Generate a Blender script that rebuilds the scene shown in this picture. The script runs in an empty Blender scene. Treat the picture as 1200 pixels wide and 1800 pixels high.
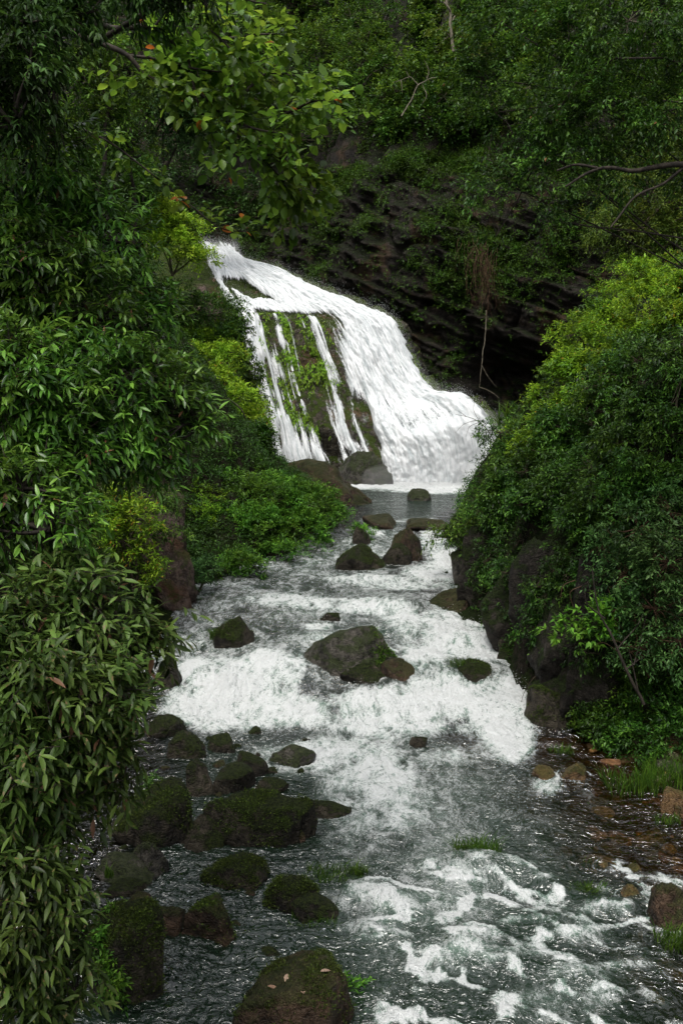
import bpy, bmesh, math, random
import numpy as np
from mathutils import Vector

# ------------------------------------------------------------------ camera, sky, sun, exposure
SC = bpy.context.scene
COL = SC.collection
CAM = np.array((0.0, 0.0, 4.5)); PITCH = math.radians(6.5); FPX = 1750.0
cd = bpy.data.cameras.new('camera'); cam = bpy.data.objects.new('camera', cd); COL.objects.link(cam)
cam.location = CAM; cam.rotation_euler = (math.pi/2 - PITCH, 0, 0)
cd.sensor_fit = 'VERTICAL'; cd.sensor_height = 36; cd.lens = 36*FPX/1800
cd.clip_end = 500; cd.clip_start = 0.05
SC.camera = cam

SUN_EL, SUN_AZ = math.radians(64), math.radians(205)      # high, soft, from behind over the stream's far side
w = bpy.data.worlds.new('World'); SC.world = w; w.use_nodes = True
nt = w.node_tree; nt.nodes.clear()
sky = nt.nodes.new('ShaderNodeTexSky'); sky.sky_type = 'NISHITA'; sky.sun_disc = False
sky.sun_elevation = SUN_EL; sky.sun_rotation = SUN_AZ; sky.dust_density = 4; sky.air_density = 1.0
hs = nt.nodes.new('ShaderNodeHueSaturation'); hs.inputs['Saturation'].default_value = 0.22   # white cloud cover
bg = nt.nodes.new('ShaderNodeBackground'); bg.inputs['Strength'].default_value = 0.15
wo = nt.nodes.new('ShaderNodeOutputWorld')
nt.links.new(sky.outputs[0], hs.inputs['Color']); nt.links.new(hs.outputs[0], bg.inputs[0]); nt.links.new(bg.outputs[0], wo.inputs[0])
sl = bpy.data.lights.new('sun', 'SUN'); sl.energy = 1.35; sl.angle = math.radians(24); sl.color = (1.0, 0.96, 0.88)
so = bpy.data.objects.new('sun', sl); COL.objects.link(so)
sd = Vector((math.sin(SUN_AZ)*math.cos(SUN_EL), math.cos(SUN_AZ)*math.cos(SUN_EL), math.sin(SUN_EL)))
so.rotation_euler = sd.to_track_quat('Z', 'Y').to_euler()
vs = SC.view_settings; vs.view_transform = 'Standard'; vs.look = 'None'; vs.exposure = 0.98; vs.gamma = 1.0
vs.use_curve_mapping = False
SC.cycles.max_bounces = 6; SC.cycles.diffuse_bounces = 2; SC.cycles.glossy_bounces = 2
SC.cycles.transmission_bounces = 3; SC.cycles.transparent_max_bounces = 10
SC.cycles.caustics_reflective = False; SC.cycles.caustics_refractive = False
SC.cycles.use_denoising = True

# ------------------------------------------------------------------ helpers
def ray(px, py):
    a = (np.asarray(px, float)-600)/FPX; b = (900-np.asarray(py, float))/FPX
    c, s = math.cos(PITCH), math.sin(PITCH)
    return np.stack([a, c+b*s, -s+b*c], -1)
def at(px, py, Y):
    d = ray(px, py); t = np.asarray(Y)/d[..., 1]
    return CAM + d*t[..., None] if np.ndim(t) else CAM + d*t
def project(P):
    q = P-CAM; c, s = math.cos(PITCH), math.sin(PITCH)
    f = q[..., 1]*c - q[..., 2]*s; u = q[..., 1]*s + q[..., 2]*c
    f = np.maximum(f, .1)
    return 600+FPX*q[..., 0]/f, 900-FPX*u/f
def sstep(a, b, x):
    t = np.clip((np.asarray(x, float)-a)/(b-a), 0, 1); return t*t*(3-2*t)
_r = np.random.RandomState(7)
PERM = _r.permutation(256); PERM = np.concatenate([PERM, PERM, PERM])
GR = _r.normal(size=(256, 3)); GR /= np.linalg.norm(GR, axis=1)[:, None]
def pn(P, seed=0):
    P = np.asarray(P, float) + np.array([seed*17.31, seed*5.77, seed*9.13])
    i = np.floor(P).astype(int); f = P-i; u = f*f*f*(f*(f*6-15)+10); i &= 255
    out = 0
    for dx in (0, 1):
        for dy in (0, 1):
            for dz in (0, 1):
                h = PERM[(PERM[(PERM[(i[..., 0]+dx) & 255]+i[..., 1]+dy) & 255]+i[..., 2]+dz) & 255]
                g = GR[h]; d = f-np.array([dx, dy, dz])
                wgt = (u[..., 0] if dx else 1-u[..., 0])*(u[..., 1] if dy else 1-u[..., 1])*(u[..., 2] if dz else 1-u[..., 2])
                out = out + wgt*(g*d).sum(-1)
    return out*1.5
def fbm(P, octv=4, seed=0, lac=2.03, gain=.5, ridged=False):
    P = np.asarray(P, float); a, s, o = 1.0, 0, 0
    for k in range(octv):
        n = pn(P, seed+k*3)
        if ridged: n = 1-2*np.abs(n)
        o = o + a*n; s += a; a *= gain; P = P*lac
    return o/s
def p3(x, y, z=0.0):
    x, y, z = np.broadcast_arrays(np.asarray(x, float), np.asarray(y, float), np.asarray(z, float)); return np.stack([x, y, z], -1)

def mk(name, V, F, mat, parent=None, attrs=None, smooth=True):
    """one mesh object from arrays: V (n,3), F (m,3) or (m,4)"""
    V = np.asarray(V, np.float32); F = np.asarray(F, np.int32); k = F.shape[1]
    me = bpy.data.meshes.new(name)
    me.vertices.add(len(V)); me.vertices.foreach_set('co', V.ravel())
    me.loops.add(F.size); me.loops.foreach_set('vertex_index', F.ravel())
    me.polygons.add(len(F)); me.polygons.foreach_set('loop_start', np.arange(0, F.size, k, dtype=np.int32))
    me.polygons.foreach_set('loop_total', np.full(len(F), k, np.int32))
    if smooth: me.polygons.foreach_set('use_smooth', np.ones(len(F), bool))
    for an, av in (attrs or {}).items():
        av = np.asarray(av, np.float32)
        if av.ndim == 1:
            me.attributes.new(an, 'FLOAT', 'POINT').data.foreach_set('value', av)
        else:
            me.attributes.new(an, 'FLOAT_VECTOR', 'POINT').data.foreach_set('vector', av.ravel())
    me.update(calc_edges=True)
    me.materials.append(mat)
    o = bpy.data.objects.new(name, me); COL.objects.link(o); o.parent = parent
    return o
def tag(o, label=None, cat=None, group=None, kind=None):
    if label: o['label'] = label
    if cat: o['category'] = cat
    if group: o['group'] = group
    if kind: o['kind'] = kind
    return o
def thing(name, label, cat, loc, group=None):
    o = bpy.data.objects.new(name, None); COL.objects.link(o); o.location = loc; o.empty_display_size = .1
    return tag(o, label, cat, group)
def grid_faces(nr, nc):
    i = np.arange(nr-1)[:, None]*nc+np.arange(nc-1)[None, :]
    return np.stack([i, i+1, i+nc+1, i+nc], -1).reshape(-1, 4)

class Tubes:
    def __init__(s): s.V, s.F, s.n = [], [], 0
    def add(s, pts, r0, r1, sides=5):
        pts = np.asarray(pts, float); n = len(pts)
        T = np.gradient(pts, axis=0); T /= np.linalg.norm(T, axis=1)[:, None]+1e-9
        ref = np.array([.31, .17, .93]) if abs(T[:, 2]).mean() < .8 else np.array([.9, .4, .1])
        A = np.cross(T, ref); A /= np.linalg.norm(A, axis=1)[:, None]+1e-9; B = np.cross(T, A)
        r = np.linspace(r0, r1, n)[:, None, None]
        th = np.arange(sides)*2*math.pi/sides
        ring = pts[:, None, :] + r*(np.cos(th)[None, :, None]*A[:, None, :]+np.sin(th)[None, :, None]*B[:, None, :])
        s.V.append(ring.reshape(-1, 3))
        i = np.arange(n-1)[:, None]*sides+np.arange(sides)[None, :]; j = np.arange(n-1)[:, None]*sides+(np.arange(sides)[None, :]+1) % sides
        s.F.append(np.stack([i, j, j+sides, i+sides], -1).reshape(-1, 4)+s.n); s.n += n*sides
    def build(s, name, mat, parent=None):
        return mk(name, np.concatenate(s.V), np.concatenate(s.F), mat, parent)
def curve(pts, n=10, wob=0.0, seed=0):
    """Catmull-Rom through pts, with wobble"""
    P = np.asarray(pts, float); P = np.vstack([2*P[0]-P[1], P, 2*P[-1]-P[-2]]); out = []
    for i in range(1, len(P)-2):
        t = np.linspace(0, 1, n, endpoint=False)[:, None]
        a, b, c, d = P[i-1], P[i], P[i+1], P[i+2]
        out.append(.5*(2*b+(c-a)*t+(2*a-5*b+4*c-d)*t*t+(3*b-a-3*c+d)*t**3))
    out = np.vstack(out+[P[-2][None]])
    if wob:
        q = out*2.2
        out = out + wob*np.stack([pn(q, seed), pn(q, seed+1), pn(q, seed+2)], -1)
    return out

# ------------------------------------------------------------------ materials
class NT:
    def __init__(s, name):
        s.m = bpy.data.materials.new(name); s.m.use_nodes = True; s.t = s.m.node_tree; s.t.nodes.clear()
        s.out = s.n('ShaderNodeOutputMaterial')
    def n(s, typ, **kw):
        nd = s.t.nodes.new(typ)
        for k, v in kw.items(): setattr(nd, k, v)
        return nd
    def set(s, sock, v):
        if isinstance(v, bpy.types.NodeSocket): s.t.links.new(v, sock)
        elif v is not None: sock.default_value = v
    def noise(s, vec, scale, detail=4, rough=.55, dist=0.0):
        nd = s.n('ShaderNodeTexNoise'); s.set(nd.inputs['Vector'], vec); nd.inputs['Scale'].default_value = scale
        nd.inputs['Detail'].default_value = detail; nd.inputs['Roughness'].default_value = rough; nd.inputs['Distortion'].default_value = dist
        return nd.outputs['Fac']
    def math(s, op, a, b=None, c=None, clamp=False):
        nd = s.n('ShaderNodeMath', operation=op, use_clamp=clamp)
        for k, v in enumerate((a, b, c)): s.set(nd.inputs[k], v)
        return nd.outputs[0]
    def ramp(s, fac, stops, interp='LINEAR'):
        nd = s.n('ShaderNodeValToRGB'); cr = nd.color_ramp; cr.interpolation = interp; s.set(nd.inputs[0], fac)
        while len(cr.elements) < len(stops): cr.elements.new(.5)
        for e, (p, c) in zip(cr.elements, stops):
            e.position = p; e.color = (c, c, c, 1) if not isinstance(c, tuple) else (*c, 1)
        return nd.outputs[0]
    def mapr(s, v, a, b, c=0.0, d=1.0):
        nd = s.n('ShaderNodeMapRange', interpolation_type='SMOOTHSTEP'); s.set(nd.inputs[0], v)
        for k, q in enumerate((a, b, c, d)): nd.inputs[k+1].default_value = q
        return nd.outputs[0]
    def mix(s, f, a, b):
        nd = s.n('ShaderNodeMix', data_type='RGBA'); s.set(nd.inputs[0], f)
        for k, v in ((6, a), (7, b)): s.set(nd.inputs[k], (*v, 1) if isinstance(v, tuple) else v)
        return nd.outputs[2]
    def mixs(s, f, a, b):
        nd = s.n('ShaderNodeMixShader'); s.set(nd.inputs[0], f); s.t.links.new(a, nd.inputs[1]); s.t.links.new(b, nd.inputs[2]); return nd.outputs[0]
    def attr(s, name, vec=False):
        nd = s.n('ShaderNodeAttribute', attribute_name=name); return nd.outputs['Vector' if vec else 'Fac']
    def pos(s): return s.n('ShaderNodeNewGeometry').outputs['Position']
    def scale(s, vec, v):
        nd = s.n('ShaderNodeVectorMath', operation='MULTIPLY'); s.set(nd.inputs[0], vec); nd.inputs[1].default_value = v; return nd.outputs[0]
    def bump(s, h, strength, dist, normal=None):
        nd = s.n('ShaderNodeBump'); nd.inputs['Strength'].default_value = strength; nd.inputs['Distance'].default_value = dist
        s.set(nd.inputs['Height'], h)
        if normal: s.set(nd.inputs['Normal'], normal)
        return nd.outputs[0]
    def bsdf(s, col, rough=.6, normal=None, spec=.5, **kw):
        nd = s.n('ShaderNodeBsdfPrincipled'); s.set(nd.inputs['Base Color'], (*col, 1) if isinstance(col, tuple) else col)
        s.set(nd.inputs['Roughness'], rough); nd.inputs['Specular IOR Level'].default_value = spec
        if normal: s.set(nd.inputs['Normal'], normal)
        return nd.outputs[0]
    def done(s, sh): s.t.links.new(sh, s.out.inputs[0]); return s.m

def leaf_mat(name, dark, mid, light, rough=.38, trans=.28, spots=None, odd=None, spec=.2):
    """tint attribute: 0 dark leaf .. 1 fresh leaf; above 1.5 a yellowed or reddish one"""
    k = NT(name); t = k.attr('tint')
    col = k.ramp(t, [(0, dark), (.5, mid), (1, light)])
    big = k.noise(k.pos(), 1.3, 2)
    hv = k.n('ShaderNodeHueSaturation'); k.set(hv.inputs['Color'], col); k.set(hv.inputs['Value'], k.mapr(big, .3, .7, .75, 1.25))
    k.set(hv.inputs['Hue'], k.mapr(big, .25, .75, .485, .51)); col = hv.outputs[0]
    if spots:
        n = k.noise(k.pos(), 34, 3, .6); col = k.mix(k.mapr(n, .6, .68), col, spots)
    if odd: col = k.mix(k.mapr(t, 1.4, 1.6), col, odd)
    b = k.bump(k.noise(k.pos(), 120, 2), .12, .01)
    p = k.bsdf(col, rough, b, spec)
    tr = k.n('ShaderNodeBsdfTranslucent'); hv2 = k.n('ShaderNodeHueSaturation'); hv2.inputs['Value'].default_value = 1.3
    hv2.inputs['Hue'].default_value = .485; k.set(hv2.inputs['Color'], col); k.set(tr.inputs[0], hv2.outputs[0])
    return k.done(k.mixs(trans, p, tr.outputs[0]))
def bark_mat(name, a, b, moss=0.0):
    k = NT(name); P = k.pos(); n = k.noise(k.scale(P, (1, 1, .35)), 18, 4)
    col = k.mix(k.mapr(n, .3, .7), a, b)
    if moss: col = k.mix(k.mapr(k.noise(P, 4, 3), .62-moss, .72-moss), col, (.03, .05, .012))
    return k.done(k.bsdf(col, .85, k.bump(n, .6, .02), .2))
def rock_mat(name, dark, light, moss=.5, mosscol=((.018, .03, .006), (.055, .08, .014)), wet=.45, scale=1.0, stain=None, grad=(.15, .75), spec=.12):
    k = NT(name); P = k.pos()
    oi = k.n('ShaderNodeObjectInfo'); sh = k.n('ShaderNodeVectorMath', operation='ADD'); k.set(sh.inputs[0], P)
    sm = k.n('ShaderNodeVectorMath', operation='SCALE'); sm.inputs[0].default_value = (31, 17, 23); k.set(sm.inputs['Scale'], oi.outputs['Random']); k.set(sh.inputs[1], sm.outputs[0]); P = sh.outputs[0]
    n1 = k.noise(P, 2.2*scale, 6, .65); n2 = k.noise(P, 13*scale, 5, .75); n3 = k.noise(P, 60*scale, 3, .6)
    vr = k.n('ShaderNodeTexVoronoi', feature='DISTANCE_TO_EDGE'); vr.inputs['Scale'].default_value = 4.2*scale
    wv = k.n('ShaderNodeVectorMath', operation='ADD'); k.set(wv.inputs[0], P); 
    wn = k.n('ShaderNodeTexNoise'); wn.inputs['Scale'].default_value = 3*scale; k.set(wn.inputs['Vector'], P)
    ws = k.n('ShaderNodeVectorMath', operation='SCALE'); ws.inputs['Scale'].default_value = .5/scale; k.set(ws.inputs[0], wn.outputs['Color']); k.set(wv.inputs[1], ws.outputs[0])
    k.set(vr.inputs['Vector'], wv.outputs[0]); crack = k.mapr(vr.outputs['Distance'], .0, .05)
    f = k.math('ADD', k.math('MULTIPLY', n1, .5), k.math('MULTIPLY', n2, .5))
    col = k.mix(k.mapr(f, .40, .60), dark, light)
    if stain: col = k.mix(k.math('MULTIPLY', k.mapr(k.noise(P, 1.3*scale, 4), .52, .68), .8), col, stain)
    col = k.mix(k.math('MULTIPLY', k.math('SUBTRACT', 1.0, crack), .3), col, (.012, .010, .008))
    sp = k.mapr(k.noise(P, 26*scale, 2), .66, .72); col = k.mix(k.math('MULTIPLY', sp, .12), col, (.16, .15, .12))
    nz = k.n('ShaderNodeSeparateXYZ'); k.set(nz.inputs[0], k.n('ShaderNodeNewGeometry').outputs['Normal'])
    mm = k.math('ADD', nz.outputs[2], k.math('MULTIPLY', k.math('SUBTRACT', k.noise(P, 4.2*scale, 6, .7), .5), 4.2))
    mm = k.math('MULTIPLY', k.mapr(mm, grad[0], grad[1]), moss)
    mc = k.mix(k.mapr(k.noise(P, 38*scale, 3, .7), .35, .68), *mosscol)
    col = k.mix(mm, col, mc)
    h = k.math('ADD', k.math('ADD', k.math('MULTIPLY', n2, .5), k.math('MULTIPLY', n3, .3)), k.math('MULTIPLY', crack, .10))
    h = k.math('ADD', h, k.math('MULTIPLY', mm, k.math('MULTIPLY', k.noise(P, 90*scale, 2), .8)))
    rg = k.math('ADD', wet, k.math('MULTIPLY', mm, .4))
    return k.done(k.bsdf(col, rg, k.bump(h, 1.0, .11/scale), spec))

M_BARK = bark_mat('bark_brown', (.025, .018, .012), (.075, .058, .04), .1)
M_BARKD = bark_mat('bark_dark', (.012, .010, .008), (.04, .032, .024))
M_BARKP = bark_mat('bark_pale', (.07, .06, .042), (.17, .15, .11))
M_TWIG = bark_mat('twig_reddish', (.03, .016, .009), (.085, .048, .028))
M_ROCK_MOSS = rock_mat('mossy_stone', (.006, .005, .004), (.050, .042, .030), .95, mosscol=((.006, .010, .002), (.034, .048, .008)), spec=.14, wet=.42)
M_ROCK_WET = rock_mat('wet_grey_stone', (.008, .007, .006), (.085, .077, .064), .7, mosscol=((.012, .02, .004), (.045, .065, .012)), wet=.3, spec=.2)
M_ROCK_BROWN = rock_mat('brown_stone', (.009, .006, .004), (.072, .046, .030), .55, mosscol=((.012, .02, .004), (.045, .062, .012)), wet=.3, spec=.17)
M_ROCK_AMBER = rock_mat('amber_stone', (.035, .020, .009), (.14, .085, .038), .45, wet=.2, spec=.25)
M_ROCK_PINK = rock_mat('pinkish_stone', (.030, .021, .017), (.125, .092, .076), .6, wet=.6, stain=(.09, .042, .02))
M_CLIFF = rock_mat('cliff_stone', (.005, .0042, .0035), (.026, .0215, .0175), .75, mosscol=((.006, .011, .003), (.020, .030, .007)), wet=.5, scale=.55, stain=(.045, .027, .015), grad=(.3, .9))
M_FALLROCK = rock_mat('fall_rock', (.018, .015, .011), (.095, .082, .060), .9, mosscol=((.018, .032, .004), (.075, .115, .012)), wet=.3, scale=.8, stain=(.12, .075, .035), grad=(.2, .55))
M_EARTH = rock_mat('bank_earth', (.006, .005, .0035), (.028, .023, .016), .85, mosscol=((.008, .016, .004), (.024, .038, .010)), wet=.75, scale=.8, spec=.05)
def gravel_bed(m):
    """the stony brown bed shows where the gravel attribute is set"""
    t = m.node_tree; p = [n for n in t.nodes if n.type == 'BSDF_PRINCIPLED'][0]; old = p.inputs['Base Color'].links[0].from_socket
    at_ = t.nodes.new('ShaderNodeAttribute'); at_.attribute_name = 'gravel'; vo = t.nodes.new('ShaderNodeTexVoronoi'); vo.inputs['Scale'].default_value = 11
    cr = t.nodes.new('ShaderNodeValToRGB'); sp = t.nodes.new('ShaderNodeSeparateColor'); t.links.new(vo.outputs['Color'], sp.inputs[0]); t.links.new(sp.outputs[0], cr.inputs[0])
    for e, c in zip(cr.color_ramp.elements, ((.03, .022, .012, 1), (.14, .09, .04, 1))): e.color = c
    mx = t.nodes.new('ShaderNodeMix'); mx.data_type = 'RGBA'; t.links.new(at_.outputs['Fac'], mx.inputs[0]); t.links.new(old, mx.inputs[6]); t.links.new(cr.outputs[0], mx.inputs[7]); t.links.new(mx.outputs[2], p.inputs['Base Color'])
gravel_bed(M_EARTH)
M_ROCK_DARK = rock_mat('dark_stone', (.007, .006, .005), (.035, .030, .024), .85, mosscol=((.008, .015, .003), (.028, .045, .008)), wet=.5)  # dark stone with dark green moss, for the rocks in the outcrop hollow
# ------------------------------------------------------------------ water level and land
WY = [-8, 3, 6, 9, 11.4, 12.5, 13.3, 14.1, 15.1, 16.2, 17.2, 19.5, 20.8, 22.0, 23.5, 24.3, 60]
WZ = [-.30, -.12, -.04, 0, .05, .11, .28, .50, .69, .79, .95, 1.03, 1.12, 1.30, 1.46, 1.5, 1.5]
def W(x, y):
    x = np.asarray(x, float); y = np.asarray(y, float)
    wr = 1.0*pn(p3(x*.5, y*.22), 3)+.4*pn(p3(x*1.4, y*.5), 5)
    wr = wr*sstep(8, 11, y)*(1-sstep(25, 27, y))
    return np.interp(y+wr, WY, WZ)
def hit(px, py, f=None):
    """where the pixel's ray meets the water level"""
    Y = np.linspace(4, 45, 2400); P = at(px, py, Y)
    k = np.argmax(P[:, 2] <= (f or W)(P[:, 0], P[:, 1])); return P[k]
XLY = [-8, 6, 9, 12, 14, 17, 19.5, 21, 23.5, 26, 33, 36, 60]
XL = [-2.9, -2.9, -2.9, -3.0, -3.1, -3.2, -2.6, -1.5, -.3, -.1, -.8, -2.0, -2]
XRY = [-8, 6, 9, 11.5, 12.6, 13.6, 16, 18, 20, 22.5, 26, 31, 36, 60]
XR = [4.2, 4.2, 4.3, 4.1, 3.1, 2.55, 2.5, 2.35, 2.25, 2.5, 3.4, 4.6, 6.2, 7]
def land(x, y):
    x = np.asarray(x, float); y = np.asarray(y, float)
    n = pn(p3(x*.8, y*.8), 11)*.25
    dl = np.interp(y, XLY, XL)-x+n; dr = x-np.interp(y, XRY, XR)+n
    wz = np.interp(y, WY, WZ)
    # submerged bed: shallow near the gravelly shore
    ins = np.minimum(-dl, -dr)
    deep = np.interp(y, [0, 12, 14, 19, 24, 36], [.55, .5, .4, .4, .5, .8])
    bed = wz-deep*sstep(0, 1.3, ins)*np.where(y < 13, .22+.78*sstep(.6, 2.6, -dr), 1)
    near = 1-sstep(13, 17, y)
    hl_n = np.interp(dl, [0, .25, .7, 1.3, 2.2, 4, 10], [0, .35, 1.3, 2.6, 3.5, 4.3, 8])
    hl_f = np.interp(dl, [0, .3, 1.5, 2.6, 4, 7, 14], [0, .25, .9, 2.2, 4.2, 7.8, 15])
    hl = hl_n*near+hl_f*(1-near)
    out = sstep(12.4, 13.6, y)
    hr_n = np.interp(dr, [0, .4, 1.2, 2.5, 5, 10], [0, .15, .5, 1.5, 3.5, 6])
    hr_f = np.interp(dr, [0, .18, .45, 1.0, 2.3, 4.0, 8, 14], [0, 1.0, 1.85, 2.6, 4.2, 5.6, 7.2, 9])
    back = sstep(20, 24.5, y)
    hr_f = hr_f*(1-back)+back*np.interp(dr, [0, .5, 2, 5, 10], [0, .4, .9, 2.5, 5])
    hr = hr_n*(1-out)+hr_f*out
    z = np.where(dl > 0, wz+hl, np.where(dr > 0, wz+hr, bed))
    rough = fbm(p3(x*1.3, y*1.3, z*.9), 4, 21)+.45*fbm(p3(x*2.3, y*2.3, z*1.6), 4, 22, ridged=True)
    z = z+rough*np.where((dl > 0) | (dr > 0), .14+.38*np.clip(np.maximum(dl, dr), 0, 1.2), .07)
    return z
gy = np.concatenate([np.linspace(-6, 4, 24, endpoint=False), np.geomspace(4, 38, 330)])
gx = np.concatenate([np.linspace(-24, -6, 50, endpoint=False), np.linspace(-6, 7, 240, endpoint=False), np.linspace(7, 24, 46)])
GX, GY = np.meshgrid(gx, gy)
LZ = land(GX, GY)
riverbed = tag(mk('riverbank', p3(GX, GY, LZ).reshape(-1, 3), grid_faces(*GX.shape), M_EARTH, attrs={'gravel': (sstep(-.6, 1.2, GX)*(1-sstep(12.6, 13.4, GY))*sstep(.6, .2, GX-np.interp(GY, XRY, XR))).ravel()}), 'dark earth banks and stony bed of the stream', 'ground', kind='structure')

# ------------------------------------------------------------------ cliff that closes the gorge
CPX = np.array([-26, -22, -17, -12.5, -9, -5.5, -2.5, 1, 4, 7, 10, 13, 17, 23, 28.])
CPY = np.array([16, 30, 41, 47.5, 51.5, 51.5, 48.5, 46, 44.2, 42.8, 41.2, 38.5, 32, 22, 8.])
def cliff_off(x, z):
    """how far the rock steps back (+) or leans out (-)"""
    o = .95*np.clip(z-12.5-1.5*pn(p3(x*.15, 0*x), 41), 0, 99)
    cave = sstep(4.2, 6, x)*(1-sstep(12, 15, x))
    o = o+cave*(2.4*(1-sstep(5.2, 7.3, z+.12*x-.9)))
    o = o+.16*np.clip(z-2, 0, 10.5)
    return o
def cliff_pts(s, z):
    t = np.linspace(0, 1, len(CPX)); x = np.interp(s, t, CPX); y = np.interp(s, t, CPY)
    dx = np.interp(s+.01, t, CPX)-np.interp(s-.01, t, CPX); dy = np.interp(s+.01, t, CPY)-np.interp(s-.01, t, CPY)
    L = np.hypot(dx, dy)+1e-9; nx, ny = -dy/L, dx/L            # outwards from the gorge
    o = cliff_off(x, z)
    P = p3(x, y, z)
    big = fbm(P*.16, 3, 51)*2.2
    st = z*.9+.42*x+.6*pn(P*.22, 57); st = st-np.floor(st)    # tilted beds that step out
    bed = -.6*np.where(st < .88, st/.88, (1-st)/.12)*sstep(-.3, .3, pn(P*.35, 61)+.25)
    st2 = z*2.3+1.0*x+.8*pn(P*.5, 58); st2 = st2-np.floor(st2); bed = bed-.28*np.where(st2 < .85, st2/.85, (1-st2)/.15)*sstep(-.2, .3, pn(P*.6, 62))
    fine = fbm(p3((x*.9-z*.42)*.9, y*.5, (z*.9+.42*x)*2.4), 5, 63, ridged=True)*.40
    ck = np.abs(pn(P*np.array([.5, .5, .28]), 67)); cr = .6*(1-sstep(0, .06, ck))
    o = o+big+bed-fine+cr
    return p3(x+nx*o, y+ny*o, z)
S, Z = np.meshgrid(np.linspace(0, 1, 560), np.concatenate([np.linspace(-1.5, 16, 240), np.linspace(16.2, 44, 70)]))
CP = cliff_pts(S, Z)
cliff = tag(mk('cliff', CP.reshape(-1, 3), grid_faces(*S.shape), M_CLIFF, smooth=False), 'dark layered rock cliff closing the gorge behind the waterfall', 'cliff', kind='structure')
def cliff_hit(px, py):
    d = np.hypot(*[a-b for a, b in zip(project(CP.reshape(-1, 3)), (px, py))]); k = np.argsort(d)[:6]
    P = CP.reshape(-1, 3)[k]; return P[np.argmin(P[:, 1])]

# ------------------------------------------------------------------ waterfall: rock hump and water
NET = [  # rows from the source down to the pool: depth on the u=0 side, depth on the u=1 side, pixels across
 (48.0, 48.0, [(352, 418), (364, 420), (382, 420), (398, 422), (412, 426)]),
 (45.5, 45.2, [(360, 440), (376, 442), (396, 443), (408, 446), (420, 455)]),
 (43.3, 43.0, [(370, 468), (396, 470), (420, 470), (448, 472), (485, 474)]),
 (41.3, 41.2, [(384, 494), (425, 500), (470, 500), (515, 500), (560, 508)]),
 (39.8, 39.7, [(400, 522), (455, 533), (510, 535), (565, 528), (636, 540)]),
 (38.9, 38.7, [(416, 545), (488, 551), (550, 556), (615, 556), (693, 567)]),
 (38.3, 38.0, [(426, 588), (500, 600), (572, 608), (650, 616), (728, 640)]),
 (37.8, 37.3, [(444, 655), (515, 672), (598, 680), (685, 690), (766, 690)]),
 (37.2, 36.2, [(464, 732), (535, 748), (618, 758), (715, 742), (832, 714)]),
 (36.7, 35.3, [(476, 800), (550, 806), (640, 815), (745, 800), (868, 768)]),
 (36.5, 34.9, [(486, 862), (566, 862), (650, 868), (752, 862), (864, 852)]),
]
def net_points(extend):
    rows = []
    for k, (ya, yb, px) in enumerate(NET):
        px = np.array(px, float); ys = np.linspace(ya, yb, 5)
        r = [at(a, b, y) for (a, b), y in zip(px, ys)]
        if extend:
            l1 = r[0]+np.array([-.9, -.35 if k > 3 else .2, .05]); l2 = r[0]+np.array([-2.8, -1.6 if k > 3 else .5, .5])
            q1 = r[-1]+np.array([.4, .9, -.35]); q2 = r[-1]+np.array([1.0, 3.0, -1.2]); q3 = r[-1]+np.array([1.4, 8, -2.6])
            r = [l2, l1]+r+[q1, q2, q3]
        rows.append(r)
    return np.array(rows)
def cr_interp(A, t):
    """Catmull-Rom along axis 0 at parameters t in [0, n-1]"""
    n = len(A); i = np.clip(np.floor(t).astype(int), 0, n-2); f = (t-i).reshape((-1,)+(1,)*(A.ndim-1))
    Ap = np.concatenate([2*A[:1]-A[1:2], A, 2*A[-1:]-A[-2:-1]]); a, b, c, d = Ap[i], Ap[i+1], Ap[i+2], Ap[i+3]
    return .5*(2*b+(c-a)*f+(2*a-5*b+4*c-d)*f*f+(3*b-a-3*c+d)*f**3)
def surf(net, tv, tu):
    G = cr_interp(net, tv); return cr_interp(G.transpose(1, 0, 2), tu).transpose(1, 0, 2)
def normals(G):
    du = np.gradient(G, axis=1); dv = np.gradient(G, axis=0); n = np.cross(du, dv); n /= np.linalg.norm(n, axis=-1)[..., None]+1e-9
    n[n[..., 1] > 0] *= -1; return n
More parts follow.
